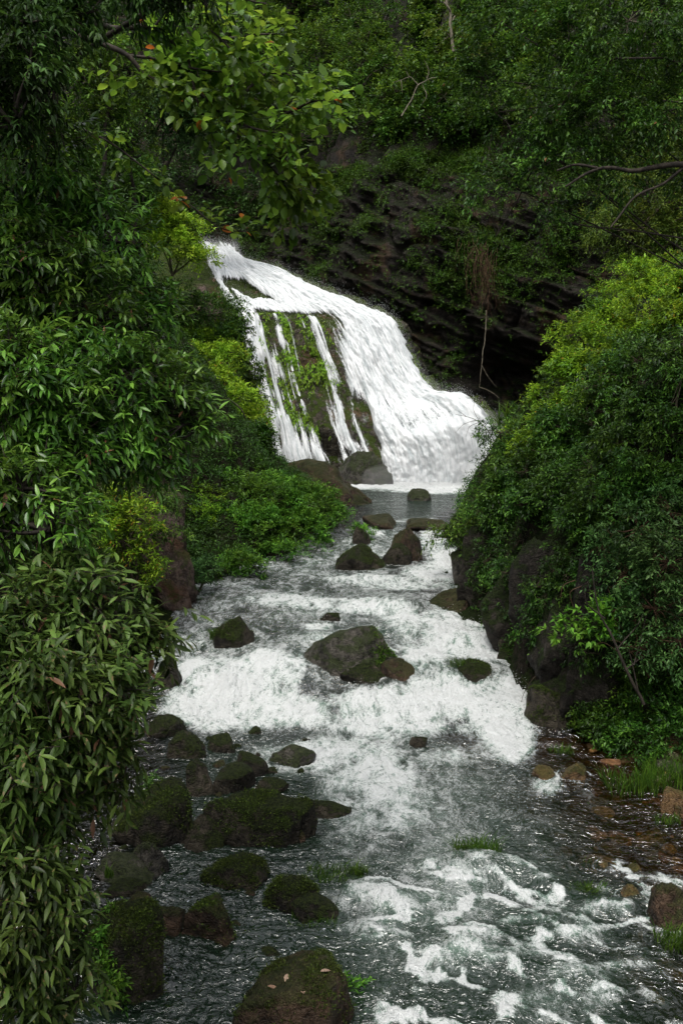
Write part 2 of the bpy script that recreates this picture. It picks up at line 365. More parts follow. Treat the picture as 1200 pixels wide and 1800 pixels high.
# water coverage over the hump, in (u, row) coordinates
def cover(u, v):
    P = p3(u*9, v*1.1)
    wob = .03*pn(p3(u*2, v*.8), 71)+.012*pn(p3(u*9, v*2), 72)
    uu = u+wob
    def strand(c0, c1, w0, w1, v0=4.7, v1=11):
        t = np.clip((v-v0)/(10-v0), 0, 1); c = c0+(c1-c0)*t; ww = w0+(w1-w0)*t
        ww = ww*(1+.5*pn(p3(u*0+c0*40, v*.9), 76)); return np.exp(-((uu-c)/(ww*.62))**2)*sstep(v0, v0+.35, v)
    up = 1-sstep(4.35, 4.95, v+.25*np.clip(.3-uu, 0, 1)*1.4-.15*pn(p3(u*8, v*0), 73))
    gap = (1-sstep(.10, .15, np.abs(uu-.24-.09*(v-3))))*(1-sstep(.45, .7, np.abs(v-3.15)))
    gap2 = (1-sstep(.03, .05, np.abs(uu-.085)))*(1-sstep(.7, 1.0, np.abs(v-3.6)))
    up = up*(1-gap)*(1-gap2)
    fr_ = pn(p3(u*26, v*.55), 74)+.6*pn(p3(u*55, v*1.1), 75)          # threads of water
    main = sstep(.46, .66, uu+.02*(v-7)+.045*fr_-.05*np.clip(6.2-v, 0, 1))
    s = np.maximum.reduce([strand(.035, .115, .10, .26, 4.2)*1.4, strand(.12, .17, .03, .08)*.6, strand(.235, .285, .03, .075)*.85, strand(.30, .33, .02, .04)*.4,
                           strand(.48, .47, .05, .12)*.75, strand(.40, .41, .02, .05)*.35])
    s = s*(.80+.75*fr_+.35*pn(p3(u*7, v*2.2), 79))
    dark = (1-sstep(.02, .045, np.abs(uu-.585+.012*(v-8))))*sstep(6.6, 7.4, v)*(1-sstep(9, 10, v))
    peek = (1-sstep(.07, .15, np.abs(uu-.78-.04*(v-7.6))))*(1-sstep(.5, 1.0, np.abs(v-7.75)))
    main = main*(1-.75*dark)*(1-.38*peek)
    return np.clip(np.maximum(np.maximum(up, main), s), 0, 1)
nr = net_points(True)
tv = np.linspace(0, 10, 230); tu = np.linspace(0, nr.shape[1]-1, 300)
G = surf(nr, tv, tu); N = normals(G); V2, U2 = np.meshgrid(tv, (tu-2)/4, indexing='ij')
d = .28*fbm(G*.9, 5, 81, ridged=True)+.10*fbm(G*3.1, 3, 83)
# the foot of the bare face is undercut, and vertical ribs run down it
rec = sstep(7.9, 8.4, V2)*sstep(.16, .24, U2)*(1-sstep(.46, .54, U2))
rib = .16*pn(p3(U2*16, V2*.5), 85)*sstep(4.8, 6, V2)
G = G+N*(d-.34+rib-1.0*rec)[..., None]
hump = tag(mk('rock_face', G.reshape(-1, 3), grid_faces(*V2.shape), M_FALLROCK), 'mossy rounded rock face that the waterfall pours over', 'rock face', kind='structure')
FALLROCK_G, FALLROCK_N, FALLROCK_U, FALLROCK_V = G, N, U2, V2

def fall_material():
    k = NT('falling_water'); f = k.attr('flow', True); c = k.attr('cover')
    st = k.noise(k.scale(f, (1, .11, 1)), 34, 6, .68, .6)            # streaks down the fall
    cl = k.noise(k.scale(f, (1, .22, 1)), 13, 5, .62, 1.0)           # clumps of broken water
    gr = k.noise(k.scale(f, (1, .35, 1)), 110, 3, .7)                 # drops
    tot = k.math('ADD', k.math('ADD', k.math('MULTIPLY', st, .45), k.math('MULTIPLY', cl, .3)), k.math('MULTIPLY', gr, .25))
    a = k.math('ADD', k.math('MULTIPLY', c, 1.25), k.math('MULTIPLY', k.math('SUBTRACT', tot, .5), 2.6))
    alpha = k.mapr(a, .38, .78)
    thin = k.mapr(tot, .38, .58)
    col = k.mix(thin, (.36, .40, .41), (.76, .77, .775))
    h = k.math('ADD', k.math('MULTIPLY', st, .5), k.math('ADD', k.math('MULTIPLY', cl, .9), k.math('MULTIPLY', gr, .25)))
    bs = k.bsdf(col, .5, k.bump(h, .4, .10), .3)
    tl = k.n('ShaderNodeBsdfTranslucent'); tl.inputs[0].default_value = (.7, .72, .72, 1)
    sh = k.mixs(.25, bs, tl.outputs[0])
    tr = k.n('ShaderNodeBsdfTransparent')
    return k.done(k.mixs(alpha, tr.outputs[0], sh))
M_FALL = fall_material()
nw = net_points(False)
tv = np.linspace(0, 10, 420); tu = np.linspace(-.16, 4.16, 300)
nwx = np.concatenate([2*nw[:, :1]-nw[:, 1:2], nw, 2*nw[:, -1:]-nw[:, -2:-1]], 1)
G = surf(nwx, tv, tu+1); N = normals(G); V2, U2 = np.meshgrid(tv, tu/4, indexing='ij')
C = cover(U2, V2)
fray = sstep(-.03, .015, U2+.012*pn(p3(U2*0, V2*9), 91))*(1-sstep(.985, 1.03, U2+.02*pn(p3(U2*0, V2*7), 92)))
C = C*fray*(.25+.75*sstep(.1, 1.0, V2+.5*pn(p3(U2*22, V2*.5), 93)))
lump = fbm(p3(U2*13, V2*.9), 4, 95)*.20+fbm(p3(U2*40, V2*2.4), 3, 96)*.13+fbm(p3(U2*100, V2*7), 2, 94)*.06
main = sstep(.5, .62, U2)+(1-sstep(4, 5, V2)); main = np.clip(main, 0, 1)
# a second shelf throws the main water outwards lower down
shelf = .75*np.exp(-((U2-.86)/.2)**2-((V2-8.3)/.9)**2)
th = (-.10+.26*C+lump*(.25+.75*main)*(.3+.7*C)+shelf*C)
dep = .30*sstep(5.2, 6.5, V2)*(1-main)
G = G+N*(th-.06-dep*.3)[..., None]
Lu = U2*6.5; Lv = V2*1.15
fall = tag(mk('waterfall', G.reshape(-1, 3), grid_faces(*V2.shape), M_FALL, attrs={'cover': C.ravel(), 'flow': p3(Lu*.35, Lv*.35, 0).reshape(-1, 3)}), 'broad white waterfall spilling over mossy rock into the pool', 'waterfall', kind='structure')
FALL_G, FALL_N, FALL_C, FALL_U, FALL_V = G, N, C, U2, V2

# flying drops along the fall, and over the rapids below
def droplets(name, P, size, rng, mat, label):
    t = np.array([[1, 1, 1], [1, -1, -1], [-1, 1, -1], [-1, -1, 1]])/1.7
    q = rng.normal(size=(len(P), 3, 3)); q, _ = np.linalg.qr(q)
    V = P[:, None, :]+np.einsum('kj,nij->nki', t, q)*size[:, None, None]
    F = (np.arange(len(P))[:, None, None]*4+np.array([[0, 1, 2], [0, 3, 1], [0, 2, 3], [1, 3, 2]])[None]).reshape(-1, 3)
    return tag(mk(name, V.reshape(-1, 3), F, mat), label, 'spray', kind='stuff')
k = NT('water_drops'); M_DROP = k.done(k.bsdf((.7, .72, .72), .3, None, .5))
rng = np.random.RandomState(3)
edge = np.abs(np.gradient(FALL_C, axis=1))*1.5+np.exp(-((FALL_U-1.0)/.03)**2)*.7+.06*FALL_C+np.exp(-((FALL_V-10)/.6)**2)*.35*FALL_C+np.exp(-((FALL_V-4.9)/.5)**2)*.10*FALL_C+np.exp(-((FALL_V-.6)/.5)**2)*.12
pr = edge.ravel(); pr = pr/pr.sum(); idx = rng.choice(pr.size, 38000, p=pr)
pp = FALL_G.reshape(-1, 3)[idx]+FALL_N.reshape(-1, 3)[idx]*(rng.exponential(.10, len(idx)))[:, None]+rng.normal(size=(len(idx), 3))*np.array([.10, .08, .12])
droplets('fall_spray', pp, rng.uniform(.003, .010, len(idx)), rng, M_DROP, 'fine white drops flying off the edges of the waterfall')
# ------------------------------------------------------------------ boulders and stones
_bm = bmesh.new(); bmesh.ops.create_icosphere(_bm, subdivisions=5, radius=1); _bm.verts.ensure_lookup_table()
ICO5 = (np.array([v.co[:] for v in _bm.verts]), np.array([[v.index for v in f.verts] for f in _bm.faces])); _bm.free()
_bm = bmesh.new(); bmesh.ops.create_icosphere(_bm, subdivisions=4, radius=1); _bm.verts.ensure_lookup_table()
ICO4 = (np.array([v.co[:] for v in _bm.verts]), np.array([[v.index for v in f.verts] for f in _bm.faces])); _bm.free()
_bm = bmesh.new(); bmesh.ops.create_icosphere(_bm, subdivisions=2, radius=1); _bm.verts.ensure_lookup_table()
ICO2 = (np.array([v.co[:] for v in _bm.verts]), np.array([[v.index for v in f.verts] for f in _bm.faces])); _bm.free()
def rock_shape(seed, ico, cuts=9, rough=.16, round_=.0):
    rg = np.random.RandomState(seed); v = ico[0].copy()
    r = np.ones(len(v))*1.25
    for _ in range(cuts):
        n = rg.normal(size=3); n[2] *= .8; n /= np.linalg.norm(n); dd = rg.uniform(.62, .98)
        pj = v@n; lim = np.where(pj > .05, dd/np.maximum(pj, .05), 9); kk = 40.0-32*round_
        r = -np.log(np.exp(-kk*r)+np.exp(-kk*np.minimum(lim, 3)))/kk
    o = rg.uniform(0, 50)
    r = r+rough*fbm(v*1.6+o, 4, seed % 40)+.11*fbm(v*3.2+o, 5, seed % 31, ridged=True)+.03*fbm(v*13+o, 3, seed % 29)
    v = v*r[:, None]
    v[:, 0] = 2*(v[:, 0]-v[:, 0].min())/np.ptp(v[:, 0])-1; v[:, 1] /= np.abs(v[:, 1]).max(); v[:, 2] /= v[:, 2].max()
    return v
ROCKS = []
def rock(label, x0, y0, x1, y1, mat, seed, lean=0.0, sink=.55, deep=.42, cuts=9, rnd=0.0, name='boulder', rough=.16, skew=None, Y=None, foam=.6, group=None, flat=0):
    """a stone whose outline fills the box x0..x1, y0..y1 of the photograph, standing in the water or on the bank"""
    cx = (x0+x1)/2
    f = hit(cx, y1) if Y is None else at(cx, y1, Y)
    wpx = (x1-x0)/FPX*np.linalg.norm(f-CAM)*.98; hd = wpx*deep
    yc = f[1]+hd*.8
    a, b = at(x0, y1, yc), at(x1, y1, yc); top = at(cx, y0, yc)
    hw = (b[0]-a[0])/2; base = f[2]; hh = max(top[2]-base, .06)
    v = rock_shape(seed, ICO5 if (x1-x0) > 70 else ICO4, cuts, rough, rnd)
    if flat: v[:, 2] = np.where(v[:, 2] > flat, flat+(v[:, 2]-flat)*.25, v[:, 2]); v[:, 2] /= v[:, 2].max()
    zz = v[:, 2]*hh; zz = np.where(zz < 0, zz*sink*1.6, zz)
    if skew is not None: v[:, 0] = v[:, 0]+skew*np.clip(v[:, 2], 0, 1)*(1-np.abs(v[:, 0]))
    if lean: zz = zz*(1+lean*v[:, 0])/(1+abs(lean)*.5)
    P = np.stack([v[:, 0]*hw, v[:, 1]*hd, zz], -1)
    o = mk(name, P, (ICO5 if (x1-x0) > 70 else ICO4)[1], mat)
    o.location = ((a[0]+b[0])/2, yc, base)
    tag(o, label, 'rock', group)
    ROCKS.append((o, P+np.array(o.location), (a[0]+b[0])/2, yc, hw, hd, base, hh, foam))
    return o
MS, WS, BS, AS, PS = M_ROCK_MOSS, M_ROCK_WET, M_ROCK_BROWN, M_ROCK_AMBER, M_ROCK_PINK
rk = {}
rk['foot'] = rock('long dark brown wedge boulder at the foot of the waterfall', 497, 800, 662, 888, BS, 101, lean=-.35, deep=.35, foam=0)
rk['foot2'] = rock('pointed olive boulder behind the brown wedge at the foot of the fall', 592, 788, 696, 856, WS, 102, deep=.4, lean=.1, foam=0, Y=34.4)
rock('small round stone alone in the still pool below the fall', 715, 858, 758, 881, WS, 103, rnd=.8, foam=0)
rock('low wet rock forming the lip of the pool above the three boulders', 636, 905, 700, 930, BS, 104, deep=.8, foam=.2)
rock('flat brown rock at the lip of the pool beneath the overhanging shrub', 700, 908, 792, 934, BS, 105, deep=.7, foam=.2)
rock('little dark stone half hidden under the leafy sprig by the pool lip', 619, 925, 652, 960, MS, 106, foam=.2)
rk['trio1'] = rock('sloping mossy boulder with a broad flank among the three below the pool lip', 588, 948, 682, 1006, MS, 107, lean=.3, foam=.4)
rock('low mossy boulder wedged between its two taller neighbours below the pool lip', 666, 954, 724, 994, MS, 108, foam=.4)
rock('tallest angular boulder of the three just below the pool lip', 683, 928, 743, 988, BS, 109, foam=.4, deep=.35)
rk['leftmoss'] = rock('rounded dark green mossy boulder by itself in the upper rapids', 374, 1084, 448, 1145, MS, 110, rnd=.5, foam=.5)
rock('tiny moss topped stone in the white water above the big central boulder', 556, 1074, 598, 1094, MS, 111, foam=.8)
rock('broad dark rock with a brown flank at the foot of the leafy outcrop', 754, 1036, 848, 1080, BS, 112, foam=.9, deep=.5)
rk['big'] = rock('big grey boulder with a mossy shoulder in the middle of the rapids', 533, 1090, 708, 1196, WS, 113, lean=.28, deep=.42, foam=1, cuts=12)
rock('small brown stone tucked against the mossy shoulder of the big grey boulder', 668, 1158, 730, 1200, BS, 114, foam=.7)
rock('flat mossy stone at the downstream foot of the big grey boulder', 590, 1166, 692, 1203, MS, 115, foam=.7, deep=.3)
rk['sub'] = rock('mossy rock awash under white water beside the outcrop', 785, 1158, 872, 1206, MS, 116, foam=1.0, rnd=.6, deep=.5)
rk['edge'] = rock('mossy green rock where the outcrop meets the rapids', 922, 1206, 1004, 1284, MS, 117, foam=.5)
rock('brown split rock above the mossy green one at the outcrop', 950, 1136, 1014, 1204, BS, 118, foam=.3)
rk['foot3'] = rock('tall mossy rock base under the dark hollow of the outcrop', 866, 1066, 968, 1166, MS, 119, foam=.6, deep=.5)
rock('dark wet rock under the shrub that overhangs the upper rapids', 790, 950, 872, 1030, WS, 120, foam=.4)
rock('small mossy stone alone in the middle of the grey green run', 714, 1292, 751, 1315, MS, 121, foam=.3)
rock('smooth dark domed rock at the top of the stony shallows', 251, 1255, 329, 1298, MS, 122, rnd=.8, foam=.3)
rock('small black mossy rock beside the foaming run at the head of the shallows', 361, 1290, 419, 1327, MS, 123, rnd=.4, foam=.3)
rock('broad mossy rock behind the upright one in the shallows', 293, 1286, 364, 1340, MS, 124, foam=.1)
rock('rounded black mossy rock with water sliding past in the shallows', 408, 1322, 472, 1368, MS, 125, rnd=.6, foam=.3)
rock('upright mossy rock with a flat top in the shallows', 328, 1336, 380, 1402, MS, 126, foam=.0)
rock('flat olive slab lying between the upright rock and the long ledge', 372, 1346, 450, 1398, MS, 127, foam=0, deep=.5, flat=.3)
rock('wet rock with a bright green tuft and water pouring over it', 472, 1308, 556, 1352, WS, 128, foam=.8, rnd=.5)
rock('low mossy stone just upstream of the long ledge', 448, 1366, 508, 1398, MS, 129, foam=.1)
rk['ledge'] = rock('long dark mossy ledge lying across the shallows', 360, 1398, 560, 1494, MS, 130, foam=.2, deep=.25, cuts=14, rough=.3, flat=.45)
rock('tapering end of the long ledge reaching into the green run', 520, 1400, 618, 1442, MS, 131, foam=.3, deep=.3, lean=-.4)
rk['mass'] = rock('large rough earthy rock against the bank behind the stacked slabs', 205, 1374, 345, 1496, MS, 132, foam=0, deep=.5, rough=.22)
rock('hunched mossy rock with pale speckles in front of the long ledge', 306, 1424, 408, 1500, MS, 133, foam=0)
rock('tilted grey slab leaning on the stacked rocks by the bank', 226, 1478, 300, 1546, WS, 134, foam=0)
rock('rounded top rock of the stack by the bank', 166, 1504, 276, 1566, WS, 135, foam=0, rnd=.5)
rock('thin mossy middle slab of the stack by the bank', 176, 1548, 264, 1584, MS, 136, foam=0, deep=.3, flat=.4)
rock('small brown block at the bottom of the stack by the bank', 224, 1566, 272, 1600, BS, 137, foam=0)
rk['cube'] = rock('big blocky boulder thick with moss at the foot of the bank', 160, 1586, 294, 1768, MS, 138, foam=0, deep=.42, cuts=7, flat=.6)
rock('brown submerged stone between the blocky boulder and the veined one', 262, 1588, 326, 1648, BS, 139, foam=0)
rk['vein'] = rock('lumpy brown boulder with pale veins standing in rippled dark water', 318, 1574, 424, 1664, BS, 140, foam=.15)
rk['wedge'] = rock('sloping mossy wedge in the rippled water below the ledge', 352, 1500, 474, 1570, MS, 141, lean=.45, foam=.15)
rk['oval'] = rock('smooth egg shaped mossy boulder at the edge of the green run', 463, 1533, 560, 1612, MS, 142, rnd=.9, foam=.15)
rock('low mossy rock with grass at the foot of the egg shaped boulder', 508, 1574, 596, 1630, MS, 143, foam=.15)
rock('small reddish rock just below the long ledge', 492, 1452, 542, 1486, BS, 144, foam=.2)
rk['bottom'] = rock('large brown flat topped boulder with dead leaves and bright ferns', 412, 1690, 626, 1850, BS, 148, foam=.1, deep=.4, cuts=6, flat=.35)
rock('sunken mossy stone between the veined boulder and the flat topped one', 436, 1666, 494, 1692, MS, 146, foam=0)
rock('round amber stone splitting the shallow current by the gravel', 934, 1346, 976, 1374, AS, 147, foam=.7)
rock('angular amber stone with a dark face by the gravel shallows', 982, 1340, 1033, 1374, AS, 148, foam=.6)
rock('rust brown rounded rock on the grassy gravel shore', 1158, 1384, 1226, 1440, AS, 149, foam=.1)
rock('small orange stone breaking the surface below the grassy shore', 1046, 1516, 1082, 1536, AS, 150, foam=.5)
rock('flat tan stone lapped by ripples near the shore weed', 1086, 1518, 1126, 1542, AS, 151, foam=.5)
rock('yellowish stone under the small spill near the shore', 1084, 1556, 1126, 1596, AS, 152, foam=.6)
rock('wide wet brown rock with water sheeting over it by the shore', 1130, 1556, 1215, 1640, BS, 153, foam=.7, rnd=.6)
rk['bankpink'] = rock('steep pinkish brown rock on the bank above the upper rapids', 222, 852, 330, 968, PS, 154, Y=17.6, foam=0, deep=.5, cuts=16, rough=.3)
rock('cracked pinkish rock leaning below the steep pinkish one', 262, 925, 350, 1046, PS, 159, Y=17.0, foam=0, deep=.5, cuts=16, rough=.3, lean=-.2)
rock('orange stained rock below the pinkish rock face', 262, 985, 338, 1058, PS, 155, Y=16.8, foam=0)
rock('brownish layered rock beside the top of the waterfall', 326, 498, 392, 548, PS, 156, Y=37.3, foam=0, cuts=14)
rock('mossy rock in the bank under the hanging spotted leaves', 262, 1150, 322, 1214, MS, 157, foam=.3)
rock('small pale orange stone on the bank beside the mossy green rock', 994, 1246, 1020, 1272, AS, 158, foam=0)

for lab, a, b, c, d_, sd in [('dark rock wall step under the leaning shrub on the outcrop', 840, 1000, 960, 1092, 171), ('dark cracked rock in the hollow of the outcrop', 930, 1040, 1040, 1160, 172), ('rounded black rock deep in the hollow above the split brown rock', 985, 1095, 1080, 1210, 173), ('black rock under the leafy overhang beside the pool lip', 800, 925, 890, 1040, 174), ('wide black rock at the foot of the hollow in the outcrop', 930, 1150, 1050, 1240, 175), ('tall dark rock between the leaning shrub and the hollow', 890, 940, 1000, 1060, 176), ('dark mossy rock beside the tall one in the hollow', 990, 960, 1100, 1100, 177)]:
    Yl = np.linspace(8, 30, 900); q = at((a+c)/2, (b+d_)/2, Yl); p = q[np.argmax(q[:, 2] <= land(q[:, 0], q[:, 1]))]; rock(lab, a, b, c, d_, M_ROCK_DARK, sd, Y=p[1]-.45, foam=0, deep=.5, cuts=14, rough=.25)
# small stones between the boulders of the shallows
rng = np.random.RandomState(12); small = []; SM = {'long dark ledge': (470, 1445), 'blocky boulder': (230, 1680), 'stacked slabs': (220, 1550), 'veined boulder': (370, 1620), 'domed rock': (290, 1275), 'upright rock': (355, 1370), 'mossy wedge': (413, 1535)}; stones = []
while len(small) < 46:
    px, py = rng.uniform(200, 560), rng.uniform(1290, 1660)
    if px > 560-.75*max(py-1420, 0)*.5 or any(np.hypot(px-a, (py-b)*1.5) < 22 for a, b in small): continue
    small.append((px, py)); wd = rng.uniform(14, 36)*(.7+.3*(py-1290)/300); hg = wd*rng.uniform(.35, .6)
    mi = rng.randint(4); lm = min(SM, key=lambda q: math.hypot(SM[q][0]-px, SM[q][1]-py))
    so_ = rock('small stone', px-wd/2, py-hg, px+wd/2, py, [MS, MS, WS, BS][mi], 900+len(small), foam=0, name='stone', group='small stones of the shallows', deep=.5, rnd=rng.uniform(0, .6), sink=1.0); stones.append((math.hypot(SM[lm][0]-px, SM[lm][1]-py), ['mossy', 'mossy', 'grey', 'brown'][mi], lm, so_))
cnt_ = {}; ORD = 'first second third fourth fifth sixth seventh eighth ninth tenth eleventh twelfth thirteenth fourteenth fifteenth sixteenth seventeenth eighteenth nineteenth twentieth twentyfirst twentysecond twentythird twentyfourth twentyfifth twentysixth twentyseventh twentyeighth twentyninth thirtieth'.split()
for d_, c_, lm, so_ in sorted(stones, key=lambda q: q[0]):
    cnt_[(c_, lm)] = cnt_.get((c_, lm), -1)+1; so_['label'] = 'small %s stone in the shallows, %s out from the %s' % (c_, ORD[cnt_[(c_, lm)]], lm)
# pebbles on the bed of the gravelly shallows
rng = np.random.RandomState(5)
pmesh = []
for i in range(6):
    v = rock_shape(300+i, ICO2, 4, .1, .8)*np.array([1, .8, .45]); pm = mk('pebble', v, ICO2[1], rock_mat('pebble_stone', *[((.05, .035, .02), (.17, .12, .06)), ((.14, .07, .022), (.36, .21, .08)), ((.09, .075, .05), (.24, .2, .14)), ((.04, .04, .03), (.12, .11, .08)), ((.16, .10, .03), (.34, .24, .08)), ((.07, .03, .015), (.2, .1, .05))][i], .1, wet=.25))
    pmesh.append(pm.data); bpy.data.objects.remove(pm)
npb = 0
while npb < 280:
    px, py = rng.uniform(860, 1230), rng.uniform(1310, 1690)
    if px < 980-.3*(py-1400) and rng.rand() < .85: continue
    p = hit(px, py); 
    if p[0] > np.interp(p[1], XRY, XR)+.3: continue
    s = rng.gamma(3, .022)+.02
    o = bpy.data.objects.new('pebble', pmesh[rng.choice(6, p=[.25, .2, .15, .15, .12, .13])]); COL.objects.link(o); o.parent = riverbed
    o.location = (p[0], p[1], float(land(p[0], p[1]))+s*.1); o.scale = (s, s, s*rng.uniform(.7, 1.2)); o.rotation_euler = (0, 0, rng.uniform(0, 6.3)); npb += 1

# ------------------------------------------------------------------ the stream
ry = np.concatenate([np.linspace(-5, 5.2, 30, endpoint=False), np.geomspace(5.2, 37.2, 900)])
nc = 560
U = np.linspace(0, 1, nc)
xl = np.interp(ry, XLY, XL)-.7; xr = np.interp(ry, XRY, XR)+.8
xl = np.where(ry < 15, np.minimum(xl, -3.6), xl)
RX = xl[:, None]+(xr-xl)[:, None]*U[None]; RY = np.repeat(ry[:, None], nc, 1)
RZ = W(RX, RY)
PX, PY = project(p3(RX, RY, RZ))
bed = land(RX, RY)
slope = np.maximum(-np.gradient(RZ, axis=0)/np.gradient(RY, axis=0)*-1, 0)
FOAM = [  # centre and spread in the photograph, strength
 (400, 1225, 75, 45, 1.0), (345, 1195, 40, 30, .8), (470, 1180, 45, 25, .75), (500, 1250, 70, 30, .85), (330, 1250, 40, 30, .6),
 (660, 1235, 85, 22, 1.0), (760, 1230, 85, 26, 1.05), (850, 1240, 65, 30, 1.0), (700, 1270, 130, 24, .75), (890, 1290, 40, 28, .8), (905, 1215, 35, 26, .8),
 (650, 1070, 60, 12, .75), (720, 1095, 45, 20, .95), (800, 1110, 60, 30, .95), (840, 1150, 45, 22, .9), (760, 1160, 55, 28, .95), (560, 1062, 60, 12, .6), (480, 1055, 60, 14, .45),
 (560, 1105, 30, 10, .75), (520, 1180, 20, 22, .75), (850, 1062, 22, 16, .9), (755, 1010, 45, 18, .8), (785, 985, 26, 22, .85), (700, 1030, 60, 12, .55), (620, 1020, 60, 10, .4),
 (760, 940, 22, 24, .85), (655, 940, 22, 10, .7), (680, 915, 60, 8, .25), (560, 990, 20, 12, .3),
 (620, 1320, 80, 35, .55), (680, 1370, 60, 45, .5), (720, 1430, 70, 40, .33), (600, 1380, 40, 40, .3), (640, 1470, 80, 50, .22), (800, 1330, 60, 20, .33), (900, 1320, 30, 22, .55), (960, 1385, 28, 20, .45),
 (540, 1330, 30, 22, .6), (465, 1325, 26, 16, .3), (400, 1275, 40, 16, .5),
 (850, 1520, 45, 14, .85), (800, 1548, 26, 18, .85), (910, 1535, 45, 14, .8), (960, 1558, 30, 10, .7), (830, 1590, 40, 30, .42),
 (640, 1575, 34, 16, .8), (690, 1600, 34, 14, .75), (660, 1640, 60, 30, .55), (730, 1610, 30, 14, .6), (590, 1600, 40, 30, .3),
 (850, 1655, 45, 16, .55), (900, 1690, 60, 12, .85), (820, 1685, 40, 14, .75), (760, 1700, 60, 30, .45), (700, 1760, 70, 40, .32),
 (1060, 1605, 45, 12, .8), (1020, 1640, 30, 18, .5), (1165, 1552, 30, 8, .7), (1060, 1570, 18, 14, .55), (980, 1610, 25, 25, .4), (1010, 1720, 60, 14, .5), (1060, 1760, 40, 20, .35), (930, 1760, 90, 30, .3), (1130, 1700, 60, 30, .25), (980, 1800, 90, 40, .3),
 (440, 1560, 60, 20, .06),
]
foam = np.zeros_like(RX)
FOAM = [f if f[1] < 1490 else (*f[:4], f[4]*.42) for f in FOAM]
wfoam = np.zeros_like(RX)
for (cx, cy, sx, sy, a) in FOAM:
    g = a*np.exp(-((PX-cx)/sx)**2-((PY-cy)/sy)**2); foam = 1-(1-np.clip(foam, 0, 1.1))*(1-np.clip(g, 0, .96))
# where the fall lands the pool is white
gap = RY-np.interp(RX, [-4, .5, 1.5, 3, 5.2, 8], [34.6, 34.0, 33.4, 32.3, 33.0, 33])
gap = gap+1.3*fbm(p3(RX*1.1, RY*.9), 4, 47); foam = np.maximum(foam, sstep(-2.2, 1.4, gap)*1.15)
turb = np.clip(np.maximum(foam, .15*sstep(24, 22, RY)+.2*(1-sstep(7, 13, RY))), 0, 1)
pool = sstep(23.2, 25, RY)*(1-sstep(29, 32.5, RY))
# standing waves in the lower run: centre in the photograph, half length, half width (m), height, heading
for (cx, cy, L, B, h, ang) in [(850, 1530, .42, .2, .20, -8), (800, 1556, .3, .16, .10, 20), (945, 1562, .4, .15, .13, -28), (650, 1580, .28, .16, .13, -24), (705, 1608, .3, .14, .11, -25), (690, 1650, .35, .15, .08, -15), (840, 1660, .3, .14, .10, 8), (830, 1692, .3, .14, .12, -14), (905, 1700, .25, .13, .10, -4),
                              (1065, 1606, .35, .14, .12, 14), (1165, 1556, .25, .14, .10, 0), (1020, 1645, .25, .14, .09, 20), (760, 1590, .25, .14, .07, 0), (720, 1755, .25, .15, .06, 8), (1010, 1725, .3, .14, .07, -16), (930, 1630, .3, .14, .07, 10), (800, 1770, .2, .14, .05, 12), (1100, 1705, .25, .14, .05, 12),
                              (400, 1210, .6, .35, .16, 0), (500, 1190, .4, .25, .12, 0), (640, 1240, .6, .2, .10, 5), (790, 1190, .6, .35, .18, 0), (700, 1110, .5, .3, .14, 0), (820, 1130, .5, .3, .12, 0), (470, 1160, .35, .3, .12, 0),
                              (560, 1130, .35, .25, .12, 0), (680, 1060, .5, .3, .10, 0), (640, 1020, .6, .3, .06, 0), (840, 1240, .5, .22, .10, 0)]:
    c = hit(cx, cy); ca, sa = math.cos(math.radians(ang)), math.sin(math.radians(ang))
    u = (RX-c[0])*ca+(RY-c[1])*sa; v = -(RX-c[0])*sa+(RY-c[1])*ca
    v = v+.10*pn(p3(u*2.2, v*.5), 33)
    prof = np.where(v > 0, np.exp(-(v/(B*1.6))**2), np.exp(-(v/B)**2)*(1+.0*v))       # long back, steep face downstream
    if cy > 1490: h = h*.62
    RZ = RZ+h*np.exp(-(u/L)**2)*prof
    if cy > 1490:
        wv_ = v-.04*pn(p3(RX*6, RY*3), 34); cr_ = np.where(wv_ > 0, np.exp(-(wv_/.05)**2), np.exp(wv_/.16)*.62+.38*np.exp(-(wv_/.06)**2)); wfoam = np.maximum(wfoam, (.35+3.2*h)*np.exp(-(u/(L*1.05))**4)*cr_)
    RZ = RZ-.35*h*np.exp(-(u/L)**2)*np.exp(-((v+B*1.9)/B)**2)
# water piles up against stones and breaks behind them
RN1 = sstep(-.2, .4, pn(p3(RX*3.5, RY*3.5), 15)); RN2 = np.clip(.6+1.2*pn(p3(RX*3, RY*1.2), 16), 0, 1)
for (o, VV, cx, cy, hw, hd, base, hh, ff) in ROCKS:
    if ff <= 0: continue
    q = np.sqrt(((RX-cx)/(hw+.02))**2+((RY-cy)/(hd+.02))**2)
    ring = np.exp(-((q-1.04)/.10)**2)*RN1
    foam = np.maximum(foam, .5*ff*ring)
    tail = np.exp(-((RX-cx)/(hw*.9))**2)*np.exp(-np.clip(cy-hd-RY, 0, 9)/(.5+hw))*(RY < cy-hd*.5)
    foam = np.maximum(foam, ff*.4*tail*RN2)
    up = np.exp(-((RX-cx)/hw)**2)*np.exp(-((RY-cy-hd*1.15)/(.18+.2*hd))**2); RZ = RZ+.05*ff*up
amp = .012+.10*turb
nx, ny = RX, RY*.8
warp = .35*pn(p3(RX*.9, RY*.7), 23)
n1 = fbm(p3(nx*1.5+warp, ny*1.1), 3, 25); n2 = fbm(p3(nx*4+warp*2, ny*2.8+warp), 3, 27, ridged=True); n3 = fbm(p3(nx*11, ny*8+warp*4), 2, 29, ridged=True)
calm = 1-.8*pool
RZ = RZ+(amp*n1*.8+amp*.42*n2+(.006+.022*turb)*n3)*calm*(1-sstep(34, 36, RY)*.4)
